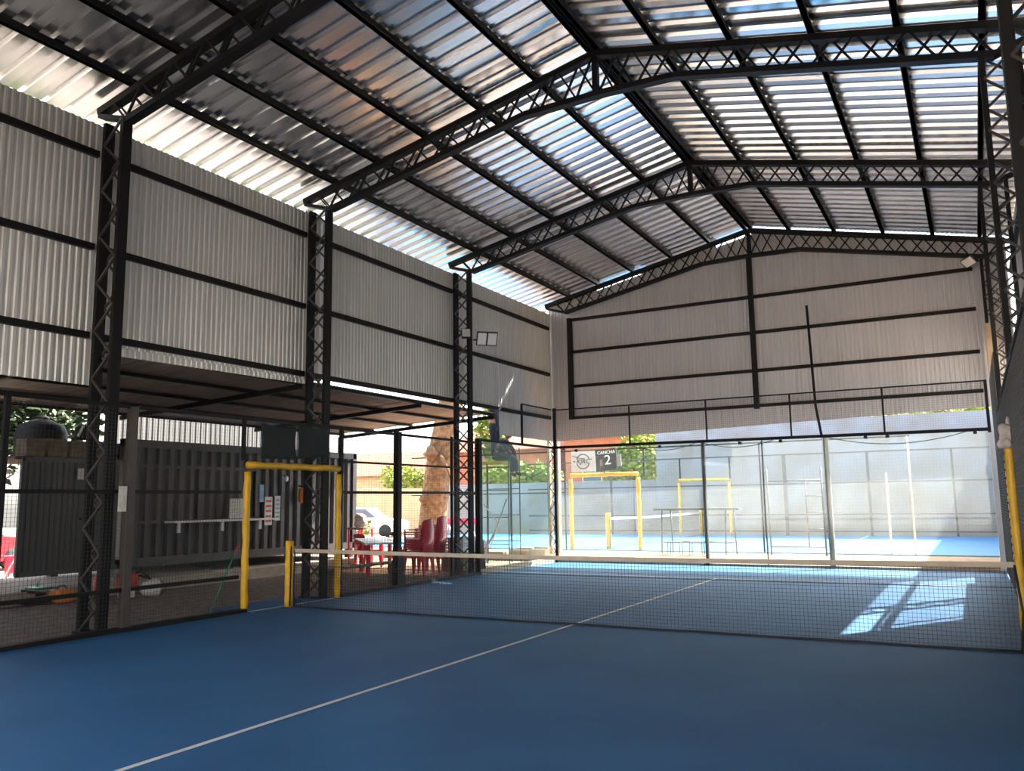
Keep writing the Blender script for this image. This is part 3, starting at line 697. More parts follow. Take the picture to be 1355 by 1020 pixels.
def person(label, J, loc, shirt, pants):
    """J: joint positions relative to loc"""
    t = thing('person', label, 'person', loc)
    j = {k: Vector(v) for k, v in J.items()}
    P4 = lambda k, r: (*j[k], r)
    hd = (j['head'] - j['neck']).normalized(); face = Vector(J['face']).normalized()
    chest = j['chest']
    ch = [[P4('pelvis', .135), (*((j['pelvis']+chest)/2), .13), (*chest, .145), (*(j['neck']), .062), (*(j['neck'] + hd*.07), .06), (*(j['head']), .098), (*(j['head'] + hd*.085), .085)]]
    ch.append([(*j['head'], .098), (*(j['head'] + face*.085 - hd*.01), .05), (*(j['head'] + face*.118 - hd*.015), .014)])
    for s in ('l', 'r'):
        e = face.cross(hd) * (1 if s == 'l' else -1)
        ch.append([(*j['head'], .098), (*(j['head'] + e*.088), .03), (*(j['head'] + e*.108 - hd*.005), .018)])
        ch.append([(*chest, .145), P4('sh_'+s, .07), P4('el_'+s, .048), P4('wr_'+s, .03)])
        d = j['wr_'+s] - j['el_'+s]; ch += hand(j['wr_'+s], d, face if abs(face.dot(d.normalized())) < .8 else hd)
        ch.append([P4('pelvis', .135), P4('hip_'+s, .098), P4('kn_'+s, .066), P4('an_'+s, .042), P4('toe_'+s, .036)])
    body = skin_obj('body', ch, M['skin'], t)
    c2 = [[(*(j['pelvis'] - (chest-j['pelvis'])*.1), .158), (*(j['pelvis']), .158), (*((j['pelvis']+chest)/2), .148), (*chest, .163), (*(j['neck'] - hd*.02), .082)]]
    for s in ('l', 'r'): c2.append([(*chest, .163), P4('sh_'+s, .086), P4('el_'+s, .063), (*(j['el_'+s].lerp(j['wr_'+s], .92)), .046)])
    skin_obj('jacket', c2, shirt, t)
    c3 = [[(*(j['pelvis'] + (chest-j['pelvis'])*.35), .15), (*j['pelvis'], .152)]]
    for s in ('l', 'r'): c3.append([(*j['pelvis'], .152), P4('hip_'+s, .116), P4('kn_'+s, .083), (*(j['kn_'+s].lerp(j['an_'+s], .94)), .066)])
    skin_obj('trousers', c3, pants, t)
    for s in ('l', 'r'):
        skin_obj('boot', [[(*(j['an_'+s] + Vector((0, 0, .03))), .056), (*j['an_'+s], .058), (*j['toe_'+s], .046)]], M['black'], t, 1)
    skin_obj('hair', [[(*(j['head'] - face*.02 + hd*.01), .102), (*(j['head'] - face*.03 + hd*.075), .088)]], M['hair'], t)
    m = MB()
    for s in (-1, 1):
        e = face.cross(hd)*s; m.blob(j['head'] + face*.088 + e*.036 + hd*.02 + Vector(loc), .012, 1, 2, 0)
    m.build('eyes', M['black'], t)
    m = MB(); e = face.cross(hd); b_ = j['head'] + face*.092 - hd*.055 + Vector(loc)
    m.bar(b_ - e*.025, b_ + e*.025, .012, .012); m.build('mouth', M['redtool'], t)
    return t
# standing worker: both arms raised to the wall, upper body behind the sheet
person('worker in dark clothes standing on the scaffold plank, head hidden behind the wall sheet',
       dict(pelvis=(0, 0, .96), chest=(.0, .0, 1.36), neck=(0, 0, 1.50), head=(.02, 0, 1.62), face=(.9, .3, 0),
            sh_l=(.0, .20, 1.40), el_l=(.22, .24, 1.50), wr_l=(.36, .2, 1.70), sh_r=(0, -.20, 1.40), el_r=(.22, -.22, 1.52), wr_r=(.36, -.18, 1.74),
            hip_l=(0, .10, .90), kn_l=(.03, .11, .50), an_l=(0, .12, .09), toe_l=(.16, .13, .045),
            hip_r=(0, -.10, .90), kn_r=(.04, -.10, .50), an_r=(.02, -.10, .09), toe_r=(.17, -.11, .045)),
       (-6.68, 9.48, 2.685), M['denim'], M['denim'])
person('worker in slate blue sitting bent forward on the scaffold plank, legs hanging',
       dict(pelvis=(0, 0, .13), chest=(.20, -.04, .46), neck=(.28, -.06, .57), head=(.35, -.07, .66), face=(.85, -.3, -.35),
            sh_l=(.20, .15, .49), el_l=(.36, .18, .28), wr_l=(.50, .06, .12), sh_r=(.22, -.22, .49), el_r=(.38, -.26, .28), wr_r=(.52, -.16, .12),
            hip_l=(.06, .10, .11), kn_l=(.46, .11, .08), an_l=(.50, .11, -.34), toe_l=(.64, .11, -.40),
            hip_r=(.06, -.10, .11), kn_r=(.46, -.10, .08), an_r=(.48, -.10, -.36), toe_r=(.62, -.11, -.42)),
       (-6.53, 9.42, 2.69), M['jacket'], M['jacket'])

# ------------------------------------------------------------------ floodlights
def floodlight(pos, aim, n, label, size=(.24, .32)):
    t = thing('floodlight', label, 'floodlight', pos); p = Vector(pos); a = Vector(aim).normalized()
    s = a.cross(Vector((0, 0, 1))).normalized(); u = s.cross(a).normalized(); W_, H_ = size
    def slab(m, cx, w_, h_, d0, d1):
        vs = [p + s*(cx+dx*w_/2) + u*dz*h_/2 + a*d for d in (d0, d1) for dx, dz in ((-1, -1), (1, -1), (1, 1), (-1, 1))]
        m.add(vs, [(0, 3, 2, 1), (4, 5, 6, 7), (0, 1, 5, 4), (1, 2, 6, 5), (2, 3, 7, 6), (3, 0, 4, 7)])
    h = MB(); [slab(h, (i-(n-1)/2)*W_, W_*1.0, H_, -.05, 0) for i in range(n)]; h.build('housing', M['black'], t)
    for i in range(n):
        g_ = MB(); slab(g_, (i-(n-1)/2)*W_, W_*.84, H_*.86, .001, .008); g_.build('lens', M['lamp'], t)
    b = MB(); b.bar(p - a*.04, p - a*.04 - Vector((n*W_*.5+.12, 0, 0)) if pos[0] < 0 else p - a*.04 + Vector((.3, 0, .05)), .03, .03); b.build('bracket', M['black'], t)
    return t
floodlight((-4.86, 6.05, 5.30), (.62, -.62, -.45), 2, 'twin square floodlight on the third left column')
floodlight((-5.36, 5.95, 5.48), (.5, -.7, .45), 1, 'single small floodlight inside the third left column', (.22, .26))
floodlight((4.93, 10.75, 6.78), (-.75, -.35, -.75), 1, 'long pale floodlight under the roof at the back right corner', (.52, .22))

# ------------------------------------------------------------------ yard on the left: container bar
X0 = -10.0
t = thing('shipping_container', 'charcoal corrugated shipping container used as a bar kiosk', 'container', (-11.2, 4.1, .3))
m = MB(); corrugated(m, (X0, .62, 0), (0, 1, 0), (0, 0, 1), (-1, 0, 0), 7.0, .56, 2.82, RIB(.27, .07), .27, .01); m.build('front_panel', M['cont'], t)
m = MB(); corrugated(m, (X0-.08, 7.62, 0), (-1, 0, 0), (0, 0, 1), (0, -1, 0), 2.3, .56, 2.82, TRAP(.27, .05), .27, .01); m.build('end_panel', M['cont'], t)
m = MB(); m.box(X0-2.43, .62, .5, X0-2.38, 7.62, 2.85); m.build('rear_panel', M['cont'], t)
m = MB(); m.box(X0-2.43, .6, 2.80, X0-.03, 7.64, 2.86); m.build('roof_panel', M['cont'], t)
m = MB()
m.box(X0-.08, .58, 2.80, X0+.05, 7.66, 2.95); m.box(X0-.08, .58, .44, X0+.05, 7.66, .60)
for y in (.58, 7.54): m.box(X0-.10, y, .44, X0+.05, y+.14, 2.95)
m.box(X0-2.45, .58, .44, X0-2.35, 7.66, .60); m.box(X0-2.4, .58, .44, X0, .70, .6); m.box(X0-2.4, 7.54, .44, X0, 7.66, .6)
m.build('corner_frame', M['cont'], t)
for y in (.62, 7.45):
    for x in (X0-2.3, X0-.15): m = MB(); m.box(x, y, .20, x+.16, y+.16, .46); m.build('foot', M['cont'], t)
h = MB(); ya, yb, za, zb = .78, 4.05, 1.30, 2.42
for a in (ya, (ya+yb)/2, yb): h.box(X0+.03, a-.035, za, X0+.09, a+.035, zb)
for z in (za, zb): h.box(X0+.03, ya-.035, z-.035, X0+.09, yb+.035, z+.035)
hp = h.build('hatch', M['contf'], t)
m = MB(); corrugated(m, (X0+.085, ya+.03, 0), (0, 1, 0), (0, 0, 1), (-1, 0, 0), yb-ya-.06, za, zb, RIB(.27, .06), .27, .006); sub('hatch_panel', m, M['contf'], hp)
sh = MB(); sh.box(X0+.05, 1.55, 1.27, X0+.40, 4.45, 1.31); s_o = sh.build('counter_shelf', M['white'], t)
for y in (1.72, 2.86, 3.95):
    m = MB(); m.box(X0+.30, y-.035, 1.07, X0+.34, y+.035, 1.27); sub('shelf_bracket', m, M['white'], s_o)
m = MB(); m.prism([(X0+.02, .6), (X0+.02, 2.8)], 'y', 0, 0) if False else None
def flat(name, y0, y1, z0, z1, x, m_, label, cat, group=None):
    return tag(MB().box(x, y0, z0, x+.01, y1, z1).build(name, m_), label, cat, group)
flat('menu_sheet', 3.07, 3.62, 1.33, 1.76, X0+.28, M['paper'], 'large pale menu sheet standing on the white counter shelf', 'paper sheet')
flat('poster', 4.16, 4.30, 1.68, 2.08, X0+.06, M['bluepaper'], 'small blue and white poster beside the container hatch', 'poster')
def lettered_poster(y0, y1, z0, z1, label, stripe):
    t = thing('poster', label, 'poster', (X0+.06, (y0+y1)/2, z0))
    MB().box(X0+.055, y0, z0, X0+.065, y1, z1).build('sheet', M['paper'], t)
    m = MB()
    for i in range(5):
        z = z1 - .1 - i*(z1-z0-.14)/4.5; m.box(X0+.066, y0+.03, z-.025, X0+.069, y1-.03, z+.02)
    m.build('print', stripe, t)
lettered_poster(4.34, 4.58, 1.14, 1.80, 'tall white poster with red print right of the hatch', M['redtool'])
lettered_poster(4.66, 4.84, 1.24, 1.82, 'narrow white poster with blue print, rightmost beside the hatch', M['bluepaper'])
t = thing('wall_lamp', 'small orange lamp hanging on the container by the second column', 'lamp', (X0+.1, 5.50, 1.64))
m = MB(); m.lathe([(.02, 1.64), (.085, 1.68), (.095, 1.85), (.07, 1.98), (.02, 2.02)], X0+.13, 5.50, 12); m.build('shade', M['orange'], t)
m = MB(); m.bar((X0+.02, 5.50, 2.06), (X0+.14, 5.50, 2.06), .03, .03); m.bar((X0+.13, 5.50, 2.0), (X0+.13, 5.50, 2.07), .02, .02); m.build('bracket', M['black'], t)
t = thing('spot_lamp', 'small chrome spot lamp on the container inside the yellow gate view', 'lamp', (X0+.1, 5.0, 2.2))
MB().lathe([(.03, 2.16), (.06, 2.2), (.06, 2.27), (.02, 2.3)], X0+.12, 4.95, 12).build('head', M['white'], t)
MB().bar((X0+.02, 4.95, 2.32), (X0+.14, 4.95, 2.28), .02, .02).build('arm', M['black'], t)
# swung-open door leaf
t = thing('container_door', 'dark ribbed container door leaf swung open at the left', 'door', (X0, -.6, .45))
m = MB(); corrugated(m, (X0, -1.38, 0), (0, 1, 0), (0, 0, 1), (-1, 0, 0), 1.9, .48, 2.46, TRAP(.11, .02), .11, .008); m.build('leaf', M['cont'], t)
m = MB(); m.box(X0-.03, -1.42, .44, X0+.03, -1.36, 2.5); m.box(X0-.03, -1.4, 2.44, X0+.03, .55, 2.52); m.box(X0-.03, -1.4, .42, X0+.03, .55, .5); m.build('frame', M['cont'], t)
m = MB(); m.tube([(X0+.05, -.05, .55), (X0+.05, -.05, 2.4)], .018, 8); m.bar((X0+.05, -.05, 1.4), (X0+.07, -.3, 1.4), .03, .04); m.build('lock_rod', M['steel'], t)
flat('notice', -.40, -.28, 2.13, 2.34, X0+.075, M['paper'], 'small white notice on the open container door', 'notice')
flat('notice', -3.0, -2.88, 1.55, 1.88, -5.16, M['paper'], 'narrow white notice on the thick post at the nearest column', 'notice')
struct(MB().box(-12.7, -2.6, -.05, -9.55, 8.2, .21).build('floor_step', M['conc']))
# zinc fence behind and above the container
m = MB(); corrugated(m, (-12.6, 2.0, 0), (0, 1, 0), (0, 0, 1), (-1, 0, 0), 7.2, 0, 3.8, TRAP(.16, .02), .16, .003)
tag(m.build('zinc_fence', M['oldzinc']), 'pale corrugated zinc fence showing above the container', 'fence')
t = None
# clutter on top of the door and container
t = thing('water_tank', 'dark rounded water tank above the open container door', 'tank', (-11.2, -.35, 2.5))
MB().lathe([(.42, 2.53), (.46, 2.6), (.46, 3.05), (.40, 3.2), (.2, 3.3), (.12, 3.34)], -11.2, -.35, 20).build('shell', M['black'], t)
MB().lathe([(.13, 3.33), (.14, 3.37), (.05, 3.4)], -11.2, -.35, 14).build('lid', M['black'], t)
m = MB()
for i in range(6): m.rbox(-11.6, -1.3+i*.3, 2.53, -10.2, -1.06+i*.3, 2.86, .02)
struct(MB().box(-11.8, -1.5, 2.47, -10.05, .55, 2.53).build('shelf_deck', M['wood']))
for i in range(4):
    tag(MB().rbox(-10.5, -1.25+i*.42, 2.54, -10.15, -.90+i*.42, 2.86+.02*(i % 2), .015).build('wooden_crate', M['wood']), '%s brown crate from the left above the open container door' % ORD[i], 'crate', 'crates above the container door')
t = thing('motor_unit', 'small black motor unit with white trim above the container door', 'machine', (-10.25, -.1, 2.9))
MB().lathe([(.10, 2.9), (.15, 2.95), (.15, 3.12), (.08, 3.18)], -10.3, -.08, 14).build('body', M['black'], t)
MB().bar((-10.15, -.28, 2.95), (-10.15, -.18, 3.16), .03, .04).build('trim', M['white'], t)
# awning
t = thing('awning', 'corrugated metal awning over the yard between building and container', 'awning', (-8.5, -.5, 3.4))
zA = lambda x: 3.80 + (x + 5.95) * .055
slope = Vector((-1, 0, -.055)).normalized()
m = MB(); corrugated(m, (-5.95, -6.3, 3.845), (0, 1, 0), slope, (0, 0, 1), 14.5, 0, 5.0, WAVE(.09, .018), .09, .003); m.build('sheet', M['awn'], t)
for y in (-2.9, 1.15, 4.9, 8.1):
    m = MB(); m.bar((-5.9, y, zA(-5.9)-.07), (-10.9, y, zA(-10.9)-.07), .06, .09); m.build('rafter', M['steel'], t)
for x in (-6.0, -7.2, -8.5, -9.8, -10.85):
    m = MB(); m.box(x-.03, -6.3, zA(x)-.02, x+.03, 8.2, zA(x)+.04); m.build('purlin', M['steel'], t)
m = MB(); [m.box(-10.95, y-.04, 0.2, -10.87, y+.04, zA(-10.9)-.05) for y in (8.1,)]; m.build('prop', M['steel'], t)
m = MB(); [m.box(-10.6, y-.04, 2.95, -10.52, y+.04, zA(-10.6)-.05) for y in (1.15, 4.9)]; m.build('prop', M['steel'], t)

# ------------------------------------------------------------------ scattered tools
t = thing('toolbox', 'orange plastic toolbox on the gravel left of the nearest column', 'toolbox', (-9.3, -1.0, 0))
MB().rbox(-9.45, -1.12, 0, -9.15, -.86, .22, .02).build('body', M['orange'], t)
m = MB(); m.tube([(-9.3, -1.08, .22), (-9.3, -1.04, .28), (-9.3, -.94, .28), (-9.3, -.90, .22)], .012, 6); m.build('handle', M['black'], t)
tag(MB().rbox(-9.9, -1.6, 0.02, -9.3, -1.15, .07, .015).build('metal_plate', M['steel']), 'dark metal plate lying on the gravel left of the orange toolbox', 'plate')
tag(MB().tube([(-9.75, -1.4, .09), (-9.45, -1.2, .16), (-9.6, -1.5, .22), (-9.8, -1.3, .14)], .03, 8).build('rag_bundle', M['black']), 'black bundle lying on the dark metal plate', 'bundle')
for i, (x, y, r) in enumerate(((-9.0, -.75, .05), (-9.05, -.6, .06), (-8.95, -.5, .04))):
    tag(MB().blob((x, y, r*.8), r, i, 2, .3).build('white_scrap', M['white']), '%s white scrap on the gravel right of the orange toolbox' % ORD[i], 'scrap', 'scraps by the toolbox')
t = thing('fire_extinguisher', 'slim red extinguisher with white top beside the nearest column', 'extinguisher', (-8.5, -.86, 0))
MB().lathe([(.06, .0), (.075, .03), (.075, .44), (.04, .5), (.03, .52)], -8.5, -.86, 14).build('cylinder', M['redtool'], t)
MB().lathe([(.03, .52), (.035, .55), (.035, .62), (.02, .66)], -8.5, -.86, 10).build('valve', M['white'], t)
t = thing('petrol_tiller', 'red power tool with black handles lying on the gravel', 'power tool', (-8.8, -.05, 0))
MB().rbox(-8.98, -.2, .12, -8.7, .08, .42, .04).build('engine', M['redtool'], t)
MB().rbox(-8.95, -.16, 0, -8.72, .04, .13, .02).build('base', M['white'], t)
m = MB(); m.tube([(-8.85, .02, .35), (-8.85, .2, .44), (-8.85, .4, .34), (-8.85, .48, .2)], .02, 8); m.tube([(-8.9, .02, .3), (-8.92, .26, .36), (-8.9, .46, .3)], .02, 8); m.build('handle', M['black'], t)
m = MB(); m.blob((-8.85, .2, .1), .08, 4, 2, .3, (1.4, 1, .8)); m.build('gearbox', M['wood'], t)
t = thing('paint_bucket', 'white bucket lying on its side on the gravel', 'bucket', (-8.5, .18, 0))
m = MB(); m.tube([(-8.56, .02, .15), (-8.54, .06, .15), (-8.5, .16, .155), (-8.46, .28, .16), (-8.44, .32, .16)], [.06, .12, .15, .16, .13], 16); m.build('shell', M['white'], t)
m = MB(); m.tube([(-8.44, .32, .02), (-8.34, .38, .1), (-8.34, .38, .2), (-8.44, .32, .29)], .006, 6); m.build('handle', M['black'], t)
t = thing('green_rake', 'green stick leaning against the yellow gate post', 'stick', (-5.42, -1.2, 0))
MB().tube([(-5.42, -1.20, 0), (-5.38, -.76, .93)], .014, 8).build('handle', M['green'], t)
MB().tube([(-5.38, -.775, .90), (-5.375, -.72, 1.0)], .018, 8).build('grip', M['redtool'], t)
t = thing('green_dustpan', 'green dustpan lying on the step below the open container door', 'dustpan', (-10.0, -1.0, .21))
MB().rbox(-9.95, -1.25, .215, -9.6, -.85, .25, .01).build('pan', M['green'], t)
MB().tube([(-9.9, -1.05, .25), (-9.98, -1.0, .32)], .015, 6).build('handle', M['green'], t)

# ------------------------------------------------------------------ red plastic chairs, tables, bench
def chair():
    t = thing('plastic_chair', 'red', 'chair', (0, 0, 0), 'stacked red plastic chairs')
    m = MB(); m.rbox(-.23, -.22, .41, .23, .22, .445, .012); m.build('seat', M['redpl'], t)
    m = MB(); n = 10; vs = []
    for off in (0, .018):                      # curved backrest shell at +y
        for i in range(n+1):
            a = -1.0 + 2.0*i/n
            x = .25*math.sin(a)/math.sin(1.0); y = .17 + .10*math.cos(a) - .03 + off
            zt = .80 + .06*math.cos(a*1.3)
            vs += [(x, y, .44), (x*1.04, y + .07, zt)]
    W_ = 2*(n+1); fs = []
    for i in range(n):
        a = 2*i; fs += [(a, a+2, a+3, a+1), (W_+a, W_+a+1, W_+a+3, W_+a+2), (a+1, a+3, W_+a+3, W_+a+1), (a, W_+a, W_+a+2, a+2)]
    fs += [(0, 1, W_+1, W_), (2*n, W_+2*n, W_+2*n+1, 2*n+1)]
    m.add(vs, fs, True); m.build('backrest', M['redpl'], t)
    for sg in (-1, 1):
        m = MB(); m.rbox(sg*.27-.025, -.20, .62, sg*.27+.025, .24, .645, .01); m.bar((sg*.27, -.17, .63), (sg*.24, -.19, .42), .03, .04); m.build('armrest', M['redpl'], t)
        m = MB(); m.bar((sg*.20, -.19, .42), (sg*.24, -.25, 0), .045, .045); m.build('leg', M['redpl'], t)
        m = MB(); m.bar((sg*.20, .20, .42), (sg*.23, .28, 0), .045, .045); m.build('leg', M['redpl'], t)
    return t
c0 = chair(); first = True
stacks = [(-6.35, 5.45, -PI*.46, 8, 'left stack before the tree trunk'), (-6.62, 6.4, -PI*.44, 9, 'right stack beside the third column')]
pos_n = ['bottom', 'second', 'third', 'fourth', 'fifth', 'sixth', 'seventh', 'eighth', 'ninth']
for x, y, rz, n, lb in stacks:
    for k in range(n):
        l = 'red plastic chair, %s, in the %s' % ('top one' if k == n-1 else pos_n[k] + (' from the bottom' if k else ' one'), lb)
        d = Vector((-.012*k, 0, 0))
        if first: c0.location = (x, y, 0); c0.rotation_euler = (0, 0, rz); c0['label'] = l; first = False
        else: dup(c0, (x - .006*k, y + .004*k, .055*k), rz, l)
dup(c0, (-9.0, 7.0, 0), PI*.9, 'red plastic chair standing alone behind the left end of the long white table')['group'] = 'loose red plastic chairs'
t = thing('plastic_table', 'long white table on red legs behind the mesh fence', 'table', (-7.4, 4.7, 0))
A, B = Vector((-9.35, 7.45, 0)), Vector((-6.75, 4.75, 0)); d = (B-A).normalized(); nn = Vector((-d.y, d.x, 0))*.42
m = MB(); m.bar((A.x, A.y, .73), (B.x, B.y, .73), .84, .035); m.build('top', M['white'], t)
for p in (A + d*.15, B - d*.15, (A+B)/2):
    for s in (-.8, .8):
        q = p + nn*s; m = MB(); m.box(q.x-.035, q.y-.035, 0, q.x+.035, q.y+.035, .715); m.build('leg', M['redpl'], t)
t = thing('wooden_bench', 'low weathered wooden bench along the mesh fence beyond the gate', 'bench', (-5.9, 2.9, 0))
MB().box(-6.0, 1.7, .40, -5.72, 4.1, .44).build('seat', M['wood'], t)
for y in (1.9, 3.9):
    MB().box(-5.98, y-.04, 0, -5.74, y+.04, .40).build('leg', M['wood'], t)
MB().box(-5.87, 1.9, .16, -5.83, 3.9, .2).build('stretcher', M['wood'], t)
t = thing('plastic_crate', 'pale grey slatted plastic crate beside the third column', 'crate', (-6.15, 7.0, 0))
m = MB()
for i in range(5): m.box(-6.45, 6.68, .45+i*.07, -6.43, 7.2, .50+i*.07); m.box(-5.95, 6.68, .45+i*.07, -5.93, 7.2, .50+i*.07); m.box(-6.45, 6.66, .45+i*.07, -5.93, 6.68, .50+i*.07); m.box(-6.45, 7.2, .45+i*.07, -5.93, 7.22, .50+i*.07)
for x in (-6.45, -5.95):
    for y in (6.67, 7.19): m.box(x-.005, y, .43, x+.025, y+.03, .80)
m.box(-6.45, 6.68, .43, -5.93, 7.2, .45); m.build('body', M['lite'], t)
tag(MB().rbox(-6.5, 6.6, 0, -5.9, 7.25, .43, .02).build('wooden_box', M['wood']), 'wooden box under the pale plastic crate', 'box')
tag(MB().rbox(-6.2, 6.42, 0, -5.98, 6.6, .78, .015).build('grey_board_box', M['grey']), 'upright grey box left of the pale plastic crate', 'box')
t = thing('side_table', 'small stand with clutter at the right end of the container', 'stand', (-9.3, 7.2, 0))
MB().box(-9.6, 6.9, .95, -9.1, 7.4, 1.0).build('top', M['wood'], t)
for x in (-9.57, -9.15):
    for y in (6.93, 7.35): MB().box(x-.02, y-.02, 0, x+.02, y+.02, .95).build('leg', M['redpl'], t)
tag(MB().blob((-9.35, 7.15, 1.17), .17, 12, 2, .3).build('white_bundle', M['rag']), 'white bundle on the small stand by the container end', 'bundle')

# ------------------------------------------------------------------ plants
def leaves(mb, c, r, n, size, rnd, sq=(1, 1, 1)):
    for _ in range(n):
        while True:
            v = Vector((rnd.uniform(-1, 1), rnd.uniform(-1, 1), rnd.uniform(-1, 1)))
            if .3 < v.length < 1: break
        p = Vector(c) + Vector((v.x*sq[0], v.y*sq[1], v.z*sq[2]))*r
        a = Vector((rnd.uniform(-1, 1), rnd.uniform(-1, 1), rnd.uniform(-.7, .5))).normalized()
        b = a.cross(Vector((rnd.uniform(-1, 1), rnd.uniform(-1, 1), 1))).normalized()
        s = size*rnd.uniform(.6, 1.4)
        mb.add([p, p + a*s*.5 + b*s*.28, p + a*s, p + a*s*.5 - b*s*.28], [(0, 1, 2, 3)])
def tree(label, base, h, r, blobs, mleaf, n, size, seed, name='leafy_tree'):
    rnd = random.Random(seed); t = thing(name, label, 'tree' if 'tree' in name else 'bush', base)
    b = Vector(base); m = MB()
    m.tube([b, b + Vector((.05, .02, h*.5)), b + Vector((-.05, .05, h))], [r*1.2, r, r*.7], 10)
    for c, rr, *_ in blobs: m.tube([b + Vector((0, 0, h*.7)), (b + Vector((0, 0, h)) + Vector(c))/2, Vector(c)], [r*.5, r*.3, r*.12], 6)
    m.build('trunk', M['bark'], t)
    m = MB()
    for c, rr, sq in blobs: leaves(m, c, rr, int(n*rr*rr), size, rnd, sq)
    m.build('foliage', mleaf, t); return t
# big trunk behind the chairs
t = thing('large_tree', 'thick rough tree trunk behind the red chair stacks', 'tree', (-10.5, 12.4, 0))
m = MB(); tp = [(-10.75, 12.3, -.05), (-10.68, 12.35, .4), (-10.66, 12.4, 1.2), (-10.55, 12.4, 2.2), (-10.38, 12.45, 3.2), (-10.15, 12.5, 4.4), (-9.9, 12.6, 6.0)]
m.tube(tp, [.62, .50, .45, .43, .44, .40, .34], 16)
m.blob((-10.45, 12.0, 3.15), .26, 3, 2, .3); m.blob((-10.75, 12.08, 1.7), .2, 8, 2, .3); m.build('trunk', M['bark'], t)
m = MB()
m.tube([(-10.3, 12.2, 3.1), (-9.95, 11.9, 2.95), (-9.7, 11.8, 2.6), (-9.6, 11.8, 2.3)], [.1, .06, .04, .02], 8)
m.build('branch', M['bark'], t); m = MB(); m.tube([(-10.1, 12.2, 2.95), (-9.5, 11.9, 3.15), (-9.1, 11.9, 3.1)], [.05, .03, .015], 6); m.build('branch', M['bark'], t); m = MB()
m.tube([(-9.9, 12.6, 5.8), (-8.6, 12.9, 7.0)], [.2, .1], 8); m.build('branch', M['bark'], t); m = MB(); m.tube([(-9.9, 12.6, 5.8), (-11, 13.2, 7.2)], [.2, .1], 8)
m.build('branch', M['bark'], t)
m = MB(); rnd = random.Random(3)
leaves(m, (-9.2, 13.6, 3.9), 1.0, 900, .2, rnd, (.6, .5, 1.0)); leaves(m, (-9.8, 13.5, 7.4), 2.6, 3000, .25, rnd, (1, 1, .6))
m.build('foliage', M['leafy'], t)
tree('dark leafy tree behind the open container door, with added unseen high crowns', (-14.6, -.6, 0), 2.6, .2, [((-13.6, -2.2, 3.6), 1.3, (.9, 1.2, .9)), ((-13.6, -.3, 3.3), 1.3, (.8, 1.2, .9)), ((-13.7, 1.3, 3.6), 1.1, (.7, 1.1, .9)), ((-14.3, -3.6, 4.2), 1.4, (1, 1.1, .9)), ((-14.2, 0, 5.0), 1.8, (1, 1.3, .7)), ((-11.0, -3.2, 6.6), 1.9, (1.1, 1.2, .8)), ((-10.8, .2, 6.9), 1.9, (1.1, 1.3, .8)), ((-8.8, -3.4, 6.2), 1.5, (1, 1.3, .8)), ((-9.0, -.6, 6.4), 1.4, (1, 1.3, .8))], M['leaf'], 1300, .22, 11)  # high crowns over the awning are unseen, added to shade the eaves
tree('yellow-green bush low beside the leafy tree at far left', (-17.5, .6, 0), 1.0, .06, [((-17.4, .5, 1.9), 1.0, (1, 1, 1.0)), ((-17.8, 1.4, 2.6), .8, (1, 1, 1))], M['leafy'], 700, .22, 15, 'leafy_bush')
tree('yellow-green bush behind the low wall right of the signs', (-9.2, 27.2, 0), 2.2, .1, [((-8.7, 26.6, 3.5), 1.25, (1.0, .8, 1.1)), ((-9.9, 26.8, 3.1), 1.0, (1, .8, .9))], M['leafy'], 900, .28, 21, 'leafy_bush')
tree('yellow-green bush behind the low wall beyond the scaffold', (-15.5, 26.8, 0), 2.0, .1, [((-15.9, 26.3, 2.9), 1.1, (1.4, .8, .9)), ((-13.9, 26.6, 2.8), .9, (1.2, .8, .8))], M['leafy'], 800, .28, 22, 'leafy_bush')
tree('pale treetop above the tall white wall', (1.5, 29, 0), 3.6, .2, [((-1.5, 28.5, 4.9), 1.3, (1.6, 1, .7)), ((1.8, 28.5, 5.1), 1.4, (1.6, 1, .7)), ((4.6, 28.5, 4.8), 1.1, (1, 1, .8))], M['leafy'], 500, .3, 23)
tree('small yellow-green plant in the yard beyond the container end', (-12.3, 10.6, 0), .5, .03, [((-12.3, 10.6, .85), .38, (1.1, 1.1, 1.1))], M['leafy'], 2600, .14, 24, 'leafy_plant')
tree('green bush on the street in front of the houses', (-24, 29.4, 0), 1.2, .08, [((-24.6, 29.3, 3.1), 1.0, (1.3, 1, .8)), ((-23.0, 29.4, 2.9), .8, (1.2, 1, .8))], M['leafy'], 700, .25, 25, 'leafy_bush')

# ------------------------------------------------------------------ houses and street
def house(label, x0, y0, x1, y1, h, wm, roofm, rh=1.0, ov=.3, wins=()):
    t = thing('house', label, 'house', ((x0+x1)/2, (y0+y1)/2, 0))
    MB().box(x0, y0, -.1, x1, y1, h).build('walls', wm, t)
    yc = (y0+y1)/2
    m = MB(); m.prism([(y0-ov, h), (yc, h+rh), (y1+ov, h), (y1+ov, h+.08), (yc, h+rh+.1), (y0-ov, h+.08)], 'x', x0-ov, x1+ov); m.build('roof', roofm, t)
    m = MB(); m.prism([(y0, h-.01), (yc, h+rh), (y1, h-.01)], 'x', x0+.01, x0+.05); m.prism([(y0, h-.01), (yc, h+rh), (y1, h-.01)], 'x', x1-.05, x1-.01); m.build('gable', wm, t)
    for (wx, wz, ww, wh) in wins:
        f_ = MB(); f_.box(wx-.05, y0-.03, wz-.05, wx+ww+.05, y0+.02, wz+wh+.05); fo = f_.build('window', M['white'], t)
        p_ = MB(); p_.box(wx, y0-.04, wz, wx+ww, y0-.02, wz+wh); sub('pane', p_, M['carglass'], fo)
    return t
house('terracotta house behind the low wall beyond the signs', -14.2, 30, -7.6, 37, 4.9, M['terra'], M['tile'], 1.4, .4, ((-13.2, 2.6, 1.0, 1.2), (-10.4, 2.6, 1.0, 1.2)))
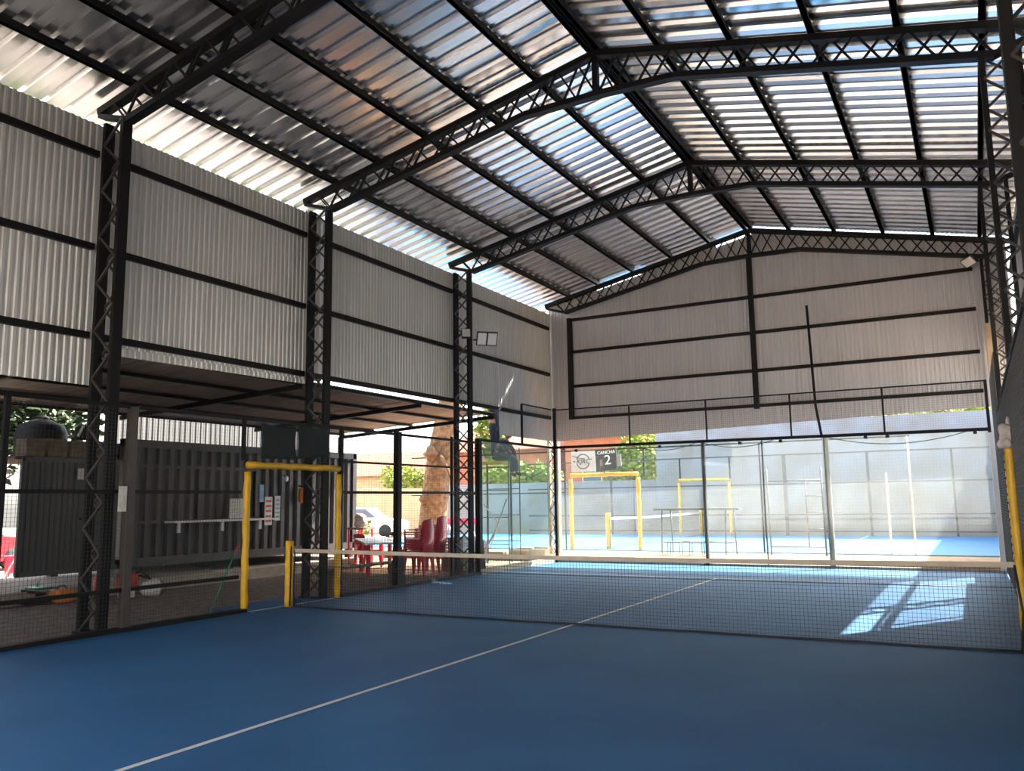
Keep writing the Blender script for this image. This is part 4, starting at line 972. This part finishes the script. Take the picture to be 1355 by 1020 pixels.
house('long terracotta house behind the tall white wall', -6.8, 33, 7, 40, 4.8, M['terra'], M['tile'], 1.3, .4)
house('terracotta house beyond the tree trunk', -22, 31, -15, 37, 4.4, M['terra'], M['tile'], 1.5, .4, ((-20.5, 1.2, 1.0, 1.3), (-17.8, 1.2, 1.0, 1.3)))
house('ochre street house seen past the container end', -33, 31, -23.5, 38, 3.2, M['ochre'], M['tile'], 1.6, .4, ((-28.5, 1.2, 1.2, 1.3), (-25.6, 1.1, 1.0, 1.4)))
tag(MB().box(-26, 27.4, -.06, -16.2, 27.6, 2.4).build('street_wall', M['ochre']), 'ochre street wall seen between container and tree trunk', 'wall')
def car(label, cx, cy, rz, body, L=4.2, W_=1.7, van=False):
    t = thing('car', label, 'car', (0, 0, 0)); hw = W_/2
    pr = [(-L/2, .25), (L/2, .25), (L/2, .7), (L/2-.2, .82), (L/2-1.1, .92), (-L/2+.1, .95), (-L/2, .8)]
    m = MB(); m.prism(pr, 'y', -hw, hw); m.build('body', body, t)
    ca = [(-L/2+.15, .94), (L/2-1.05, .92), (L/2-1.75, 1.45), (-L/2+.65, 1.45)] if not van else [(-L/2, .94), (L/2-.5, .9), (L/2-1.1, 1.9), (-L/2, 1.9)]
    m = MB(); m.prism(ca, 'y', -hw+.1, hw-.1); cab = m.build('cabin', body, t)
    m = MB()
    g_ = [(-L/2+.5, .99), (L/2-1.3, .97), (L/2-1.82, 1.38), (-L/2+.75, 1.38)] if not van else [(L/2-1.7, 1.1), (L/2-.75, 1.1), (L/2-1.2, 1.75), (L/2-1.7, 1.75)]
    m.prism(g_, 'y', -hw+.09, -hw+.095); m.build('side_window', M['carglass'], t)
    m = MB(); m.prism(g_, 'y', hw-.095, hw-.09); m.build('side_window', M['carglass'], t)
    for x in (-L/2+.75, L/2-.8):
        for s in (-1, 1):
            m = MB(); m.tube([(x, s*(hw-.2), .31), (x, s*(hw+.01), .31)], .31, 18); m.build('wheel', M['tyre'], t)
    for s in (-1, 1): MB().box(L/2-.02, s*.6-.16, .58, L/2+.015, s*.6+.16, .72).build('headlight', M['lamp'], t)
    t.location = (cx, cy, -.05); t.rotation_euler = (0, 0, rz); return t
car('red car parked far left beyond the container door', -19.3, 2.3, 1.75, M['carred'])
car('white car parked on the street beyond the container', -22.6, 23.6, .4, M['white'], 4.4, 1.75)
t = thing('red_stool', 'red plastic stool at far left below the red car', 'stool', (-16.2, 2.1, 0))
MB().rbox(-16.4, 1.95, .42, -16.05, 2.3, .47, .015).build('seat', M['redpl'], t)
for x in (-16.36, -16.09):
    for y in (1.99, 2.26): MB().bar((x, y, .43), (x + (.04 if x > -16.2 else -.04), y, -.05), .04, .04).build('leg', M['redpl'], t)
MB().box(-16.05, 1.97, .05, -16.03, 2.28, .42).build('front_panel', M['redpl'], t)
tag(MB().tube([(-15.3, 1.5, 0), (-15.3, 2.0, .95)], .018, 8).build('leaning_stick', M['white']), 'thin pale stick leaning beside the open container door', 'stick')
# striped parasol base / red and white barrier behind the third column
t = thing('street_barrier', 'red and white barrier on the street behind the third left column', 'barrier', (-14.2, 19.5, 0))
MB().box(-14.9, 19.4, .7, -13.4, 19.5, .95).build('board', M['redpl'], t)
for x in (-14.7, -13.6):
    MB().bar((x-.25, 19.45, 0), (x, 19.45, .75), .05, .05).build('leg', M['white'], t); MB().bar((x+.25, 19.45, 0), (x, 19.45, .75), .05, .05).build('leg', M['white'], t)

# ------------------------------------------------------------------ rubble between the courts
rb = [(-6.95, 10.7, .55, .3, .26), (-6.35, 10.75, .5, .3, .28), (-6.95, 11.16, .5, .3, .3), (-6.40, 11.16, .45, .28, .33)]
for i, (x, y, lx, ly, h) in enumerate(rb):
    tag(MB().rbox(x, y, -.02, x+lx, y+ly, h, .015).build('concrete_block', M['brick']), '%s pale orange block in the row at the foot of the scaffold' % ORD[i], 'block', 'blocks by the scaffold')
tag(MB().rbox(-7.6, 10.4, .0, -6.98, 10.62, .22, .02).build('timber_beam', M['wood']), 'short timber beam lying left of the orange blocks', 'beam')
tag(MB().rbox(-3.9, 10.6, -.02, -2.3, 10.75, .12, .01).build('fallen_board', M['grey']), 'grey board lying on the soil in front of the trestle', 'board')
